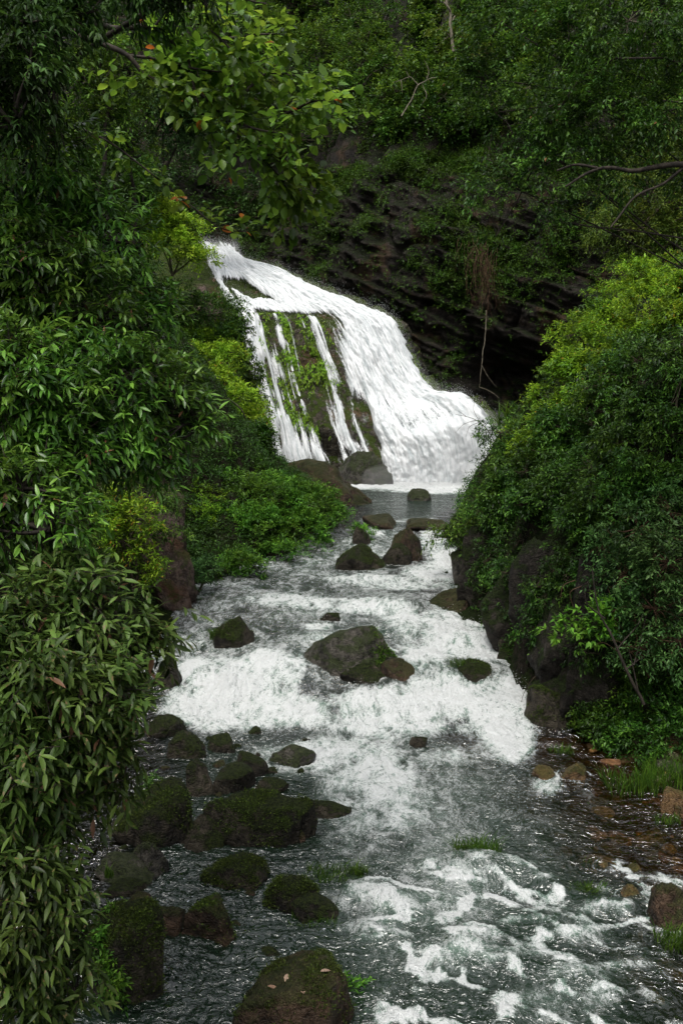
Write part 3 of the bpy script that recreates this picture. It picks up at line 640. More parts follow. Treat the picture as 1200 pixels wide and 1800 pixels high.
# slack dark water: short wavelets running across
left = sstep(700, 520, PX)*sstep(1420, 1520, PY)
RZ = RZ+left*(.036*fbm(p3(RX*2.6+1.5*pn(p3(RX, RY*2), 1), RY*6.5), 2, 31, ridged=True))
n4 = fbm(p3(nx*26, ny*20+warp*6), 2, 30, ridged=True); RZ = RZ+(.002+.007*turb)*n4*calm
low = sstep(1420, 1500, PY)
crest = np.clip(n2, -.3, 1)
for (cx, cy, sx, sy, a) in [(565, 1215, 35, 26, .7), (440, 1235, 40, 12, .45), (690, 1178, 28, 14, .5), (820, 1186, 48, 18, .6), (395, 1195, 45, 16, .5), (780, 1265, 60, 11, .45), (640, 1255, 40, 11, .4), (560, 1290, 60, 14, .45), (480, 1292, 60, 10, .4), (740, 1130, 20, 16, .4), (880, 1180, 20, 16, .4), (330, 1215, 18, 16, .4)]:
    foam = foam*(1-a*np.exp(-((PX-cx)/sx)**2-((PY-cy)/sy)**2))
run = sstep(600, 700, PX)*sstep(1490, 1540, PY)*(1-.75*sstep(1000, 1150, PX)); wq = .5*pn(p3(RX*1.3, RY*1.1), 43)
chop = fbm(p3(RX*1.5+wq, RY*1.9+.5*RX+wq), 4, 44, ridged=True)
RZ = RZ+run*.05*chop
c0, c1 = np.percentile(chop[run > .5], (60, 96))
foam = np.maximum(foam, run*.88*sstep(c0, c1, chop)*(.55+.6*sstep(-.3, .4, pn(p3(RX*.9, RY*.9), 45))))
brk = sstep(-.25, .35, fbm(p3(RX*1.7, RY*1.3), 3, 38))
foam = np.maximum(foam*(1-.1*low), wfoam*(.15+.75*brk))
foam = np.clip(foam*(.70+.06*low)+(.34+.1*low)*np.clip(foam*2, 0, 1)*(crest-.22)+.16*np.clip(foam*2, 0, 1)*(n3-.2)+.42*np.clip(foam*2, 0, 1)*n1+.30*np.clip(foam*2, 0, 1)*fbm(p3(RX*2.6+warp, RY*.8), 3, 36), 0, 1.15)
up_ = sstep(13.2, 14.2, RY)*(1-sstep(22.5, 24, RY)); foam = np.maximum(foam, up_*(.16+.22*n1+.12*n2))
haze_ = .2*np.exp(-((PX-760)/230)**2-((PY-1500)/260)**2)*(PY > 1250)
foam = np.maximum(foam, haze_*(1+.8*n1))
depth = np.clip(RZ-bed, 0, 2)
sil = sstep(-.05, .02, RZ-bed)
keep = (RZ-bed > -.18)
F = grid_faces(*RX.shape); kf = keep.ravel()[F].any(1); F = F[kf]
def river_material():
    k = NT('stream_water'); P = k.pos(); fo = k.attr('foam'); de = k.attr('depth')
    wn = k.n('ShaderNodeTexNoise'); wn.inputs['Scale'].default_value = 1.6; wn.inputs['Detail'].default_value = 3; k.set(wn.inputs['Vector'], P)
    ws = k.n('ShaderNodeVectorMath', operation='SCALE'); ws.inputs['Scale'].default_value = .45; k.set(ws.inputs[0], wn.outputs['Color'])
    wv = k.n('ShaderNodeVectorMath', operation='ADD'); k.set(wv.inputs[0], P); k.set(wv.inputs[1], ws.outputs[0]); PW = wv.outputs[0]
    def rid(sc, vec, det=3, dist=.6):
        n = k.noise(vec, sc, det, .6, dist); return k.math('SUBTRACT', 1.0, k.math('MULTIPLY', k.math('ABSOLUTE', k.math('SUBTRACT', n, .5)), 5.0))
    fl = rid(5.0, k.scale(PW, (1.3, .5, 1)), 4); fl2 = rid(13, k.scale(PW, (1.3, .55, 1)), 4); cl = k.noise(k.scale(PW, (1, .6, 1)), 7, 6, .65, .8)
    gr = k.noise(P, 85, 3, .7)
    fl3 = rid(30, k.scale(PW, (1.1, .8, 1)), 3)
    tx = k.math('ADD', k.math('ADD', k.math('MULTIPLY', fl, .15), k.math('MULTIPLY', fl2, .17)), k.math('ADD', k.math('MULTIPLY', cl, .75), k.math('ADD', k.math('MULTIPLY', gr, .75), k.math('MULTIPLY', fl3, .16))))
    tx = k.mapr(tx, .50, 1.36)
    mask = k.mapr(k.math('SUBTRACT', k.math('ADD', fo, tx), 1.0), -.14, .42); mask = k.math('MULTIPLY', mask, k.mapr(fo, .02, .2))
    # clear water over the bed, with green grey body where it is deep or full of bubbles
    wav = k.noise(k.scale(PW, (1.0, 2.0, 1)), 5.5, 2, .5, .7); wav2 = k.noise(k.scale(PW, (1, 2.0, 1)), 17, 1, .5, .5)
    h = k.math('ADD', wav, k.math('MULTIPLY', wav2, .28))
    nb = k.bump(h, .75, .11)
    body = k.mix(k.mapr(fo, .03, .5), (.009, .018, .011), (.105, .158, .125))
    dif = k.n('ShaderNodeBsdfDiffuse'); k.set(dif.inputs[0], body)
    trn = k.n('ShaderNodeBsdfTransparent'); trn.inputs[0].default_value = (.66, .56, .38, 1)
    op = k.math('MAXIMUM', k.mapr(de, .18, .62, 0, .85), k.mapr(fo, .06, .45, 0, .9))
    inner = k.mixs(op, trn.outputs[0], dif.outputs[0])
    gl = k.n('ShaderNodeBsdfGlossy'); gl.inputs['Roughness'].default_value = .02; k.set(gl.inputs['Normal'], nb)
    fr = k.n('ShaderNodeFresnel'); fr.inputs[0].default_value = 1.65; k.set(fr.inputs['Normal'], nb)
    wat = k.mixs(fr.outputs[0], inner, gl.outputs[0])
    hf = k.math('ADD', k.math('ADD', k.math('MULTIPLY', fl2, .25), cl), k.math('MULTIPLY', gr, .3))
    fcol = k.mix(k.mapr(tx, .15, .75), (.17, .21, .198), (.56, .575, .57))  # relief shading is put into the foam's colour, greyer where its texture dips
    fb = k.bsdf(fcol, .55, k.bump(hf, .7, .16), .3)
    return k.done(k.mixs(mask, wat, fb))
M_RIVER = river_material()
tag(mk('stream', p3(RX, RY, RZ).reshape(-1, 3), F, M_RIVER, attrs={'foam': foam.ravel(), 'depth': depth.ravel()}), 'clear green mountain stream breaking white over its rapids', 'stream', kind='structure')
pr = (np.clip(foam-.55, 0, 1)*(RY > 5.5)*(RY < 30)*(PX > 250)*(PX < 1250)).ravel(); area = (np.gradient(RX, axis=1)*np.gradient(RY, axis=0)).ravel(); pr = pr*area; pr /= pr.sum()
idx = rng.choice(pr.size, 9000, p=pr)
pp = p3(RX, RY, RZ).reshape(-1, 3)[idx]+np.stack([rng.normal(0, .02, len(idx)), rng.normal(0, .02, len(idx)), rng.exponential(.045, len(idx))+.005], -1)
droplets('rapids_spray', pp, rng.uniform(.0025, .007, len(idx)), rng, M_DROP, 'scattered white drops leaping over the rapids')
# ------------------------------------------------------------------ foliage
LG = dict(dark=(.008, .020, .006), mid=(.020, .050, .012), light=(.050, .110, .024))
ML = {
 'gloss': leaf_mat('glossy_leaf', (.012, .038, .004), (.044, .122, .012), (.125, .255, .032), .34, .28, odd=(.20, .10, .05), spec=.35),
 'spot': leaf_mat('spotted_leaf', (.012, .026, .004), (.034, .064, .010), (.080, .130, .024), .45, .25, spots=(.12, .09, .04), odd=(.15, .08, .045)),
 'round': leaf_mat('round_leaf', (.022, .055, .006), (.080, .170, .016), (.19, .31, .03), .36, .5, odd=(.36, .13, .02), spec=.4),
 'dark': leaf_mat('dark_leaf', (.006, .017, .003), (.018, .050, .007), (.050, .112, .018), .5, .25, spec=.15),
 'small': leaf_mat('small_green_leaf', (.008, .024, .003), (.026, .074, .008), (.076, .165, .018), .42, .3, odd=(.16, .08, .03)),
 'bright': leaf_mat('bright_leaf', (.035, .085, .005), (.115, .235, .012), (.25, .40, .028), .48, .42, odd=(.34, .20, .03)),
 'mid': leaf_mat('mid_leaf', (.013, .034, .004), (.042, .098, .009), (.115, .205, .020), .48, .32, odd=(.20, .08, .02)),
 'olive': leaf_mat('olive_leaf', (.018, .034, .005), (.055, .095, .011), (.12, .17, .022), .48, .32),
 'lush': leaf_mat('lush_leaf', (.018, .058, .005), (.052, .145, .012), (.125, .265, .026), .48, .36),
 'blue': leaf_mat('bluish_leaf', (.009, .028, .006), (.028, .075, .016), (.070, .150, .034), .48, .32),
 'grass': leaf_mat('grass_blade', (.016, .040, .006), (.045, .100, .012), (.11, .20, .02), .45, .35, odd=(.2, .16, .06)),
 'moss': leaf_mat('moss_frond', (.012, .022, .003), (.030, .048, .006), (.075, .11, .012), .7, .25),
 'dry': leaf_mat('dead_leaf', (.16, .09, .05), (.26, .17, .11), (.36, .27, .2), .6, .15),
}
def tpl(kind):
    if kind in ('lance', 'oval'):
        t = np.array([.0, .22, .52, .80, 1.0]); hw = np.array([0, .105, .135, .075, 0]) if kind == 'lance' else np.array([0, .24, .33, .22, 0])
        dr = .22 if kind == 'lance' else .12
        V = [(0, 0, 0)]
        for i in (1, 2, 3):
            z = -dr*t[i]**2
            V += [(t[i], hw[i], z+.35*hw[i]), (t[i], 0, z), (t[i], -hw[i], z+.35*hw[i])]
        V.append((1, 0, -dr))
        F = [(0, 2, 1), (0, 3, 2)]
        for i in (0, 1):
            a = 1+3*i; F += [(a, a+1, a+4), (a, a+4, a+3), (a+1, a+2, a+5), (a+1, a+5, a+4)]
        F += [(7, 8, 10), (8, 9, 10)]
        return np.array(V, float), np.array(F)
    if kind == 'mid':
        return np.array([(0, 0, 0), (.42, .19, .05), (.45, 0, -.03), (.42, -.19, .05), (1, 0, -.16)], float), np.array([(0, 2, 1), (0, 3, 2), (1, 2, 4), (2, 3, 4)])
    if kind == 'wide':
        return np.array([(0, 0, 0), (.45, .28, .06), (.45, -.28, .06), (1, 0, -.12)], float), np.array([(0, 3, 1), (0, 2, 3)])
    return np.array([(0, 0, 0), (.45, .17, .05), (.45, -.17, .05), (1, 0, -.1)], float), np.array([(0, 3, 1), (0, 2, 3)])
TPL = {k: tpl(k) for k in ('lance', 'oval', 'mid', 'wide', 'slim')}
def unit(v): return v/(np.linalg.norm(v, axis=-1)[..., None]+1e-9)
UP = np.array([0, 0, 1.0])
def leaf_frames(P, D, L, span, size, rng, splay=.9, droop=.3, flat=.5, whorl=False):
    """leaves set along twigs: positions, directions, sides, normals, sizes"""
    T = len(P); j = np.arange(L)
    f = (j+.5)/L if not whorl else np.full(L, .92)
    p = P[:, None]+D[:, None]*(span*f)[None, :, None]
    p = p-UP*(.25*span*(f**2))[None, :, None]
    lat = unit(np.cross(D, UP+.3*rng.normal(size=(T, 3)))); v2 = unit(np.cross(lat, D))
    ang = (j*2.4 if not whorl else j*2*math.pi/L)[None]+rng.uniform(0, 6.3, (T, 1))+rng.normal(0, .3, (T, L))
    side = lat[:, None]*np.cos(ang)[..., None]+v2[:, None]*(np.sin(ang)*(1-flat))[..., None]
    d = unit(D[:, None]*(.55+.35*f[None, :, None])+splay*unit(side)-UP*droop+rng.normal(0, .18, (T, L, 3)))
    n = unit(UP-(d@UP)[..., None]*d+rng.normal(0, .35, d.shape)); n = unit(n-(n*d).sum(-1)[..., None]*d)
    s = np.cross(n, d); sz = size*rng.uniform(.6, 1.2, (T, L))
    return [a.reshape(-1, 3) for a in (p, d, s, n)]+[sz.ravel()]
def leaf_mesh(fr, kind, tint):
    p, d, s, n, sz = fr; TV, TF = TPL[kind]
    V = p[:, None]+sz[:, None, None]*(TV[None, :, 0:1]*d[:, None]+TV[None, :, 1:2]*s[:, None]+TV[None, :, 2:3]*n[:, None])
    F = (np.arange(len(p))[:, None, None]*len(TV)+TF[None]).reshape(-1, 3)
    return V.reshape(-1, 3), F, np.repeat(tint, len(TV))
def blob(px, py, r, Y, ax=(1, 1, 1)):
    c = at(px, py, Y); R = r/FPX*np.linalg.norm(c-CAM); return c, R*np.array(ax, float)
def clusters(blobs, n, rng, shell=(.55, 1.05), upb=.2, front=.0, gate=.0, freq=1.5):
    w = np.array([b[1][0]*b[1][2] for b in blobs]); k = rng.choice(len(blobs), n*3, p=w/w.sum())
    d = rng.normal(size=(n*3, 3)); d[:, 2] += upb; d[:, 1] -= front; d = unit(d)
    c = np.array([b[0] for b in blobs])[k]; r = np.array([b[1] for b in blobs])[k]
    P = c+d*r*rng.uniform(*shell, (n*3, 1))
    ok = pn(P*freq, 77) > gate-.6*(gate == 0); P, d = P[ok][:n], d[ok][:n]
    return P, d
def make_leaves(blobs, n, tw, L, size, rng, kind='mid', span=None, spread=.6, splay=.9, droop=.3, flat=.5, shell=(.55, 1.05), upb=.2, front=0, gate=0.0, freq=1.5, whorl=False, twlen=None, odd=0.0, tmu=.45, tsd=.26):
    span = span or size*2.2; P, d = clusters(blobs, n, rng, shell, upb, front, gate, freq); T = len(P)*tw
    D = unit(np.repeat(d, tw, 0)+spread*rng.normal(size=(T, 3))+np.array([0, 0, .15]))
    PP = np.repeat(P, tw, 0)-D*span*.4+rng.normal(0, size*.5, (T, 3))
    fr = leaf_frames(PP, D, L, span, size, rng, splay, droop, flat, whorl)
    ct = np.repeat(rng.normal(0, .22, len(P)), tw*L); tint = np.clip(rng.normal(tmu, tsd, len(fr[0]))+ct, .02, 1)
    tipness = np.tile(np.arange(L)/max(L-1, 1), T); tint = np.clip(tint+.18*(tipness-.5), .02, 1)
    if odd: tint = np.where(rng.rand(len(tint)) < odd, 2.0, tint)
    return fr, tint, P, (PP, D, span)
def twig_tubes(tb, tws, rng, frac=1.0, r=.003):
    PP, D, span = tws; nn = int(len(PP)*frac)
    for i in rng.choice(len(PP), nn, replace=False):
        t = np.array([-.3, .35, .9])[:, None]; tb.add(PP[i]+D[i]*span*t-UP*(.25*span*np.clip(t, 0, 1)**2), r, r*.4, 3)
LEAFM = {}
def single_leaves(parent, fr, tint, kind, matname, want, frame=(0, 0, 1200, 1800)):
    """the leaves that show largest become parts of their own; returns the mask of those taken"""
    p, d, s, n, sz = fr; mid = p+d*sz[:, None]*.5; X, Y = project(mid); dist = np.linalg.norm(mid-CAM, axis=1)
    face = np.abs((n*unit(CAM-mid)).sum(1)); sc = sz/dist*(.35+face)
    sc = np.where((X > frame[0]) & (X < frame[2]) & (Y > frame[1]) & (Y < frame[3]), sc, -1)
    idx = np.argsort(-sc)[:want]; idx = idx[sc[idx] > 0]
    base = np.array(parent.location)
    for i in idx:
        q = 'odd' if tint[i] > 1.5 else int(np.clip(tint[i]*5, 0, 4))
        key = (kind, matname, q)
        if key not in LEAFM:
            TV, TF = TPL[kind]; o = mk('leaf', TV, TF, ML[matname], None, {'tint': np.full(len(TV), 2.0 if q == 'odd' else q/5+.1)}); LEAFM[key] = o.data; bpy.data.objects.remove(o)
        o = bpy.data.objects.new('leaf', LEAFM[key]); COL.objects.link(o); o.parent = parent
        from mathutils import Matrix
        A = np.stack([d[i], s[i], n[i]], 1)*sz[i]; M = np.eye(4); M[:3, :3] = A; M[:3, 3] = p[i]-base; o.matrix_local = Matrix(M.tolist())
    m = np.zeros(len(p), bool); m[idx] = True; return m
def plant(name, label, cat, base, blobs, mat, rng, bark=None, kind='mid', trunk=.05, stems=1, group=None, singles=0, twigs=0.0, crown='crown', trunkname='trunk', extra=None, limb=.35, limbs=14, **kw):
    base = np.array(base, float); t = thing(name, label, cat, base, group)
    fr, tint, P, tws = make_leaves(blobs, rng=rng, kind=kind, **kw)
    if extra: 
        for e in extra: fr = [np.concatenate([a, b]) for a, b in zip(fr, e[0])]; tint = np.concatenate([tint, e[1]])
    keepm = np.ones(len(tint), bool)
    if singles: keepm &= ~single_leaves(t, fr, tint, kind, mat, singles)
    V, F, tv = leaf_mesh([a[keepm] for a in fr], kind, tint[keepm])
    c = mk(crown, V-base, F, ML[mat], t, {'tint': tv})
    if singles: c['kind'] = 'stuff'
    tb = Tubes()
    for k, (bc, br) in enumerate(blobs):
        s = base+rng.normal(0, trunk, 3)*np.array([1, 1, 0]); m = (s+bc)/2+rng.normal(0, .12, 3)*np.linalg.norm(bc-s)+np.array([0, 0, .1*np.linalg.norm(bc-s)])
        tb.add(curve([s-np.array([0, 0, .15]), m, bc], 6, .05, k)-base, trunk, trunk*.45, 6)
        near = P[np.argsort(np.linalg.norm((P-bc)/br, axis=1))]; near = near[:max(len(near)//len(blobs), 1)]
        for q in near[rng.choice(len(near), min(limbs, len(near)), replace=False)]:
            mm = (bc+q)/2+rng.normal(0, .08, 3)*br; tb.add(curve([bc, mm, q], 4, .03, k)-base, trunk*limb, trunk*.1, 4)
    if twigs: tb2 = (tws[0]-base, tws[1], tws[2]); twig_tubes(tb, tb2, rng, twigs, min(trunk*.12, .004))
    tb.build(trunkname, bark or M_BARK, t)
    return t
def land_hit(px, py):
    Y = np.linspace(4, 37.5, 700); P = at(px, py, Y); k = np.argmax(P[:, 2] <= land(P[:, 0], P[:, 1])); return P[k] if k > 0 else at(px, py, 37.0)
RG = lambda s: np.random.RandomState(s)

def ordinal(pts, ref):
    r = np.argsort(np.argsort([np.hypot(p[0]-ref[0], p[1]-ref[1]) for p in pts])); return [ORD[min(i, 29)] for i in r]
# the big glossy evergreen on the steep bank
B = [blob(*b) for b in [(60, 300, 110, 7.2), (170, 420, 110, 7.4), (40, 480, 120, 6.8), (150, 560, 120, 6.9), (260, 560, 70, 7.6), (60, 680, 120, 6.2), (200, 690, 115, 6.6), (300, 700, 75, 7.0), (345, 740, 45, 6.9),
     (120, 790, 100, 6.3), (250, 790, 70, 6.7), (40, 860, 90, 5.8), (90, 930, 75, 5.6), (-80, 420, 140, 6.8), (-90, 700, 140, 6.2), (-60, 900, 110, 5.8)]]
plant('evergreen_tree', 'glossy dark green evergreen with long drooping leaves crowding the steep bank', 'tree', (-3.3, 6.9, 3.2), B, 'gloss', RG(1), M_BARKD, 'lance', .045, singles=300, twigs=.5,
      n=1700, tw=3, L=7, size=.084, span=.15, splay=.75, droop=.45, whorl=False, shell=(.45, 1.02), front=.5, upb=.15, odd=.004, tmu=.5)
# the branch of spotted leaves hanging over the shallows
B = [blob(*b) for b in [(60, 1080, 90, 5.3), (170, 1090, 85, 5.4), (250, 1130, 55, 5.6), (60, 1200, 100, 5.0), (170, 1220, 95, 5.1), (60, 1330, 100, 4.9), (165, 1330, 75, 5.1), (-60, 1150, 110, 5), (-60, 1330, 100, 4.9), (110, 1420, 60, 5.0), (200, 1390, 35, 5.2), (120, 1020, 60, 5.6), (20, 1430, 60, 4.9)]]
plant('spotted_shrub', 'shrub of dull olive leaves with pale blotches drooping over the shallows', 'shrub', (-3.0, 5.4, 2.9), B, 'spot', RG(2), M_BARKD, 'lance', .03, singles=300, twigs=.5,
      n=640, tw=3, L=6, size=.092, span=.14, splay=.8, droop=.5, spread=.8, shell=(.4, 1.0), front=.5, upb=.2, odd=.012, tmu=.5)
B = [blob(*b) for b in [(40, 1520, 60, 4.7), (100, 1570, 50, 4.75), (50, 1640, 65, 4.7), (130, 1660, 40, 4.8), (60, 1740, 65, 4.7), (140, 1740, 30, 4.8), (-50, 1620, 80, 4.7)]]
plant('spotted_shrub', 'lower hanging shoots of olive leaves beside the blocky mossy boulder', 'shrub', (-2.6, 4.8, 1.6), B, 'spot', RG(3), M_BARKD, 'lance', .02, singles=160, twigs=.5,
      n=200, tw=3, L=6, size=.092, span=.13, splay=.75, droop=.6, spread=.8, shell=(.3, 1.0), front=.4, tmu=.35)
# dark ivy curtain at the top
B = [blob(*b) for b in [(40, 40, 90, 6.5), (60, 150, 70, 6.3), (-40, 120, 120, 6.2), (130, 30, 60, 6.8), (30, 220, 45, 6.2), (230, -20, 70, 7), (340, -30, 60, 7.2), (-10, 10, 110, 7), (70, -20, 80, 7.2)]]
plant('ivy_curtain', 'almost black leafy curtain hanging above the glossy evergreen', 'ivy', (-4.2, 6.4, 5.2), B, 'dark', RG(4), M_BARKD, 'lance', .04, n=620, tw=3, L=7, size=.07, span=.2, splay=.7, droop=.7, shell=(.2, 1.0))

# the overhanging branch with round leaves
def overhang():
    rng = RG(5); Yb = 8.2; base = at(-60, 40, Yb)
    lines = [[(-60, 40), (60, 52), (125, 56), (185, 80), (225, 100), (260, 135), (320, 147), (360, 170), (400, 215), (440, 265), (490, 312)],
             [(125, 56), (170, 42), (200, 50), (265, 50), (290, 70), (330, 100), (370, 130), (430, 165), (500, 200), (575, 208)],
             [(265, 50), (300, 18), (350, 45), (390, 70), (430, 110)], [(225, 100), (280, 105), (340, 118), (400, 122)], [(300, 18), (380, -10), (470, 5)],
             [(400, 215), (450, 225), (510, 240)], [(440, 265), (480, 275), (520, 290)], [(430, 165), (470, 130), (520, 130)], [(390, 70), (440, 60), (490, 60)], [(330, 100), (350, 190), (385, 235)], [(490, 312), (510, 335), (520, 360)], [(500, 200), (540, 180), (570, 178)]]
    dense = [.35, .3, .15, .3, .2, 0, 0, 0, 0, .2, 0, 0]
    t = thing('overhanging_branch', 'thick drooping branch of round leaves reaching out over the waterfall', 'tree branch', base)
    tb = Tubes(); TP, TD = [], []
    for k, ln in enumerate(lines):
        Y = Yb+.4*math.sin(k*2.1)*(k > 0)*np.linspace(0, 1, len(ln)); pts = np.array([at(a, b, y) for (a, b), y in zip(ln, Y)])
        c = curve(pts, 8, .03, k); tb.add(c-base, .028 if k < 2 else .013, .006, 6)
        m = len(c); i0 = int(m*dense[k]); nt_ = int((m-i0)*.62)
        for i in rng.choice(np.arange(i0, m), nt_, replace=True):
            tg = unit(c[min(i+1, m-1)]-c[max(i-1, 0)]); d = unit(tg*.6+rng.normal(0, .55, 3)+np.array([0, 0, .1]))
            TP.append(c[i]); TD.append(d)
            L = rng.uniform(.12, .3); e = c[i]+d*L-UP*.06*L; tb.add(np.array([c[i], (c[i]+e)/2+rng.normal(0, .01, 3), e])-base, .004, .002, 3)
            for _ in range(2):
                TP.append(e-d*.08+rng.normal(0, .03, 3)); TD.append(unit(d+rng.normal(0, .5, 3)))
    fr = leaf_frames(np.array(TP), np.array(TD), 5, .22, .095, rng, .8, .25, .5); tint = np.clip(rng.normal(.45, .22, len(fr[0])), .02, 1)
    tint = np.where(rng.rand(len(tint)) < .008, 2.0, tint)
    msk = single_leaves(t, fr, tint, 'oval', 'round', 300)
    V, F, tv = leaf_mesh([a[~msk] for a in fr], 'oval', tint[~msk]); c = mk('crown', V-base, F, ML['round'], t, {'tint': tv}); c['kind'] = 'stuff'
    tb.build('branch', M_BARKD, t)
    # a thin separate shoot with a few orange leaves
    ln = [(60, 190), (85, 210), (150, 228), (210, 262), (270, 308), (330, 360), (380, 398), (430, 405)]
    pts = np.array([at(a, b, 7.9) for a, b in ln]); base2 = pts[0]; t2 = thing('slender_shoot', 'slender bare shoot with a few orange tipped leaves below the round leaved branch', 'tree branch', base2)
    c = curve(pts, 8, .02, 3); tb = Tubes(); tb.add(c-base2, .011, .004, 5); TP, TD = [], []
    for i in list(range(18, len(c), 2))+[12, 14, len(c)-1, len(c)-2]:
        d = unit(rng.normal(0, 1, 3)+np.array([.2, 0, .2])); e = c[i]+d*.1; tb.add(np.array([c[i], e])-base2, .003, .002, 3); TP.append(c[i]); TD.append(d)
    fr = leaf_frames(np.array(TP), np.array(TD), 5, .14, .085, rng, .8, .3, .5); tint = np.where(rng.rand(len(fr[0])) < .08, 2.0, np.clip(rng.normal(.5, .2, len(fr[0])), .02, 1))
    single_leaves(t2, fr, tint, 'oval', 'round', 200); tb.build('stem', M_BARKD, t2)
overhang()
# aerial roots and hanging stems under the ivy
rng = RG(6); r0 = at(80, 70, 6.8); tt = thing('hanging_vine', 'tangle of thin dark vines hanging beneath the ivy curtain', 'vine', r0); tb = Tubes()
for k in range(9):
    x = 60+rng.uniform(0, 45); l = rng.uniform(110, 230); tb.add(curve([at(x, 60, 6.9), at(x+rng.normal(0, 9), 60+l*.5, 6.85), at(x+rng.normal(0, 12), 60+l, 6.9)], 8, .05, k)-r0, .008, .004, 4)
tb.build('stem', M_BARKD, tt)

# tree that hangs in from the other side, small leaves
B = [blob(*b) for b in [(1140, 40, 130, 11), (1000, 70, 110, 11.2), (880, 40, 70, 11.6), (1170, 190, 90, 10.8), (1060, 190, 100, 11), (950, 180, 85, 11.2), (830, 130, 50, 11.6), (870, 200, 50, 11.5), (980, 280, 70, 11), (1080, 290, 60, 11), (910, 330, 65, 11.2), (850, 320, 50, 11.4), (950, 380, 55, 11.2), (870, 410, 45, 11.4), (1280, 120, 120, 11), (1240, 300, 70, 11), (930, 250, 60, 11.2)]]
t = plant('leaning_tree', 'tree with small dark leaves arching from above the bright outcrop', 'tree', (9.6, 11.8, 4.8), B, 'small', RG(7), M_BARKD, 'mid', .016, n=1500, tw=3, L=8, size=.062, span=.22, splay=.8, droop=.45, flat=.85, shell=(.25, 1.05), gate=-.12, freq=1.6, spread=.5, tmu=.42, odd=.002, limbs=5, limb=.25)
tb = Tubes(); b0 = np.array(t.location)
for k, ln in enumerate([[(1290, 285), (1200, 290), (1120, 300), (1050, 295), (990, 332)], [(1200, 292), (1160, 320), (1110, 345), (1070, 400)], [(1050, 296), (1010, 290), (975, 300)]]):
    tb.add(curve([at(a, b, 10.6) for a, b in ln], 8, .04, k)-b0, .038 if k == 0 else .016, .010, 6)
tb.build('limb', M_BARKD, t)
# feathery olive tree behind it
B = [blob(*b) for b in [(1140, 330, 80, 23), (1190, 230, 70, 23.5), (1110, 410, 60, 22.5), (1180, 420, 70, 22.5), (1060, 400, 40, 22.8), (1240, 330, 90, 23)]]
plant('feathery_tree', 'olive green feathery tree behind the arching dark tree', 'tree', (9.2, 23.5, 6.5), B, 'olive', RG(8), M_BARK, 'slim', .08, n=800, tw=3, L=10, size=.10, span=.35, splay=.7, droop=.3, flat=.8, shell=(.3, 1.05))
# pale green trees glimpsed behind the round leaved branch
for sd, lab, bl, mt in [(9, 'pale green fine leaved tree glimpsed behind the round leaved branch', [(150, 130, 70, 15), (230, 120, 60, 15.5), (190, 200, 60, 15), (120, 240, 60, 15), (230, 270, 45, 15.5), (100, 330, 60, 14.5)], 'mid'),
                        (10, 'bluish dark tree in the shade high above the fall', [(310, 190, 60, 40), (340, 140, 50, 41), (280, 160, 50, 40), (350, 230, 40, 40)], 'blue')]:
    B = [blob(*b) for b in bl]; c = np.mean([b[0] for b in B], 0)
    plant('fine_leaved_tree', lab, 'tree', (c[0]-1, c[1]+.5, c[2]-2.5), B, mt, RG(sd), M_BARKD, 'slim', .05, n=600, tw=3, L=8, size=.085 if sd == 9 else .2, span=.3 if sd == 9 else .6, splay=.8, flat=.8, shell=(.3, 1.05))

# shrubs round the waterfall's near side
def shrub(label, bl, mat, seed, base=None, name='shrub', n=300, size=.08, kind='slim', tw=3, L=7, group=None, bark=None, **kw):
    B = [blob(*b) for b in bl]; c = np.mean([b[0] for b in B], 0); lo = min(b[0][2]-b[1][2] for b in B)
    if base is None: base = (c[0], c[1]+.2, max(lo, float(land(c[0], c[1]+.2))))
    kw.setdefault('trunk', .03); kw.setdefault('splay', .85); kw.setdefault('droop', .15)
    return plant(name, label, 'shrub', base, B, mat, RG(seed), bark or M_BARK, kind, group=group, n=n, tw=tw, L=L, size=size, trunkname='stem', crown='foliage', **kw)
shrub('bright yellow green shrub in flat tiers beside the top of the fall', [(280, 375, 40, 31, (1, 1, .6)), (320, 400, 42, 31, (1, 1, .5)), (300, 430, 45, 30.8, (1, 1, .5)), (345, 455, 36, 30.6, (1, 1, .45)), (260, 410, 40, 31, (1, 1, .6))], 'bright', 20, n=520, size=.13, upb=.9, span=.3, tmu=.6)
shrub('bright yellow green layered shrub halfway down the fall', [(350, 630, 45, 30.5, (1, 1, .5)), (400, 620, 35, 30.5, (1, 1, .45)), (370, 670, 50, 30, (1, 1, .5)), (420, 700, 42, 29.8, (1, 1, .45)), (440, 735, 36, 29.6, (1, 1, .5)), (380, 730, 50, 29.6, (1, 1, .6)), (330, 690, 40, 30, (1, 1, .6))], 'bright', 21, n=760, size=.13, upb=.9, span=.32, odd=.01, tmu=.62)
shrub('dark green shrub between the two bright shrubs by the fall', [(360, 560, 50, 33), (310, 540, 50, 32.5), (395, 590, 30, 33), (400, 535, 22, 34), (330, 600, 40, 32)], 'small', 22, n=420, size=.14, span=.35)
shrub('dense rounded green shrub spreading at the foot of the fall', [(410, 870, 60, 22.6, (1, 1, .7)), (480, 880, 70, 22.4, (1, 1, .7)), (550, 890, 55, 22.6, (1, 1, .7)), (450, 930, 65, 21.6, (1, 1, .75)), (530, 940, 60, 21.8, (1, 1, .75)), (590, 905, 28, 22.5), (400, 925, 45, 21.6), (490, 975, 45, 21, (1.2, 1, .6)), (420, 835, 50, 24, (1, 1, .7))], 'lush', 23, n=1500, size=.085, span=.2, upb=.7, tmu=.4, L=8)
shrub('fresh green shrub behind the dense rounded one by the mossy bank', [(360, 890, 40, 21.5), (370, 925, 34, 21), (335, 910, 30, 21), (350, 860, 30, 22.5)], 'bright', 24, n=260, size=.075, upb=.6, tmu=.25)
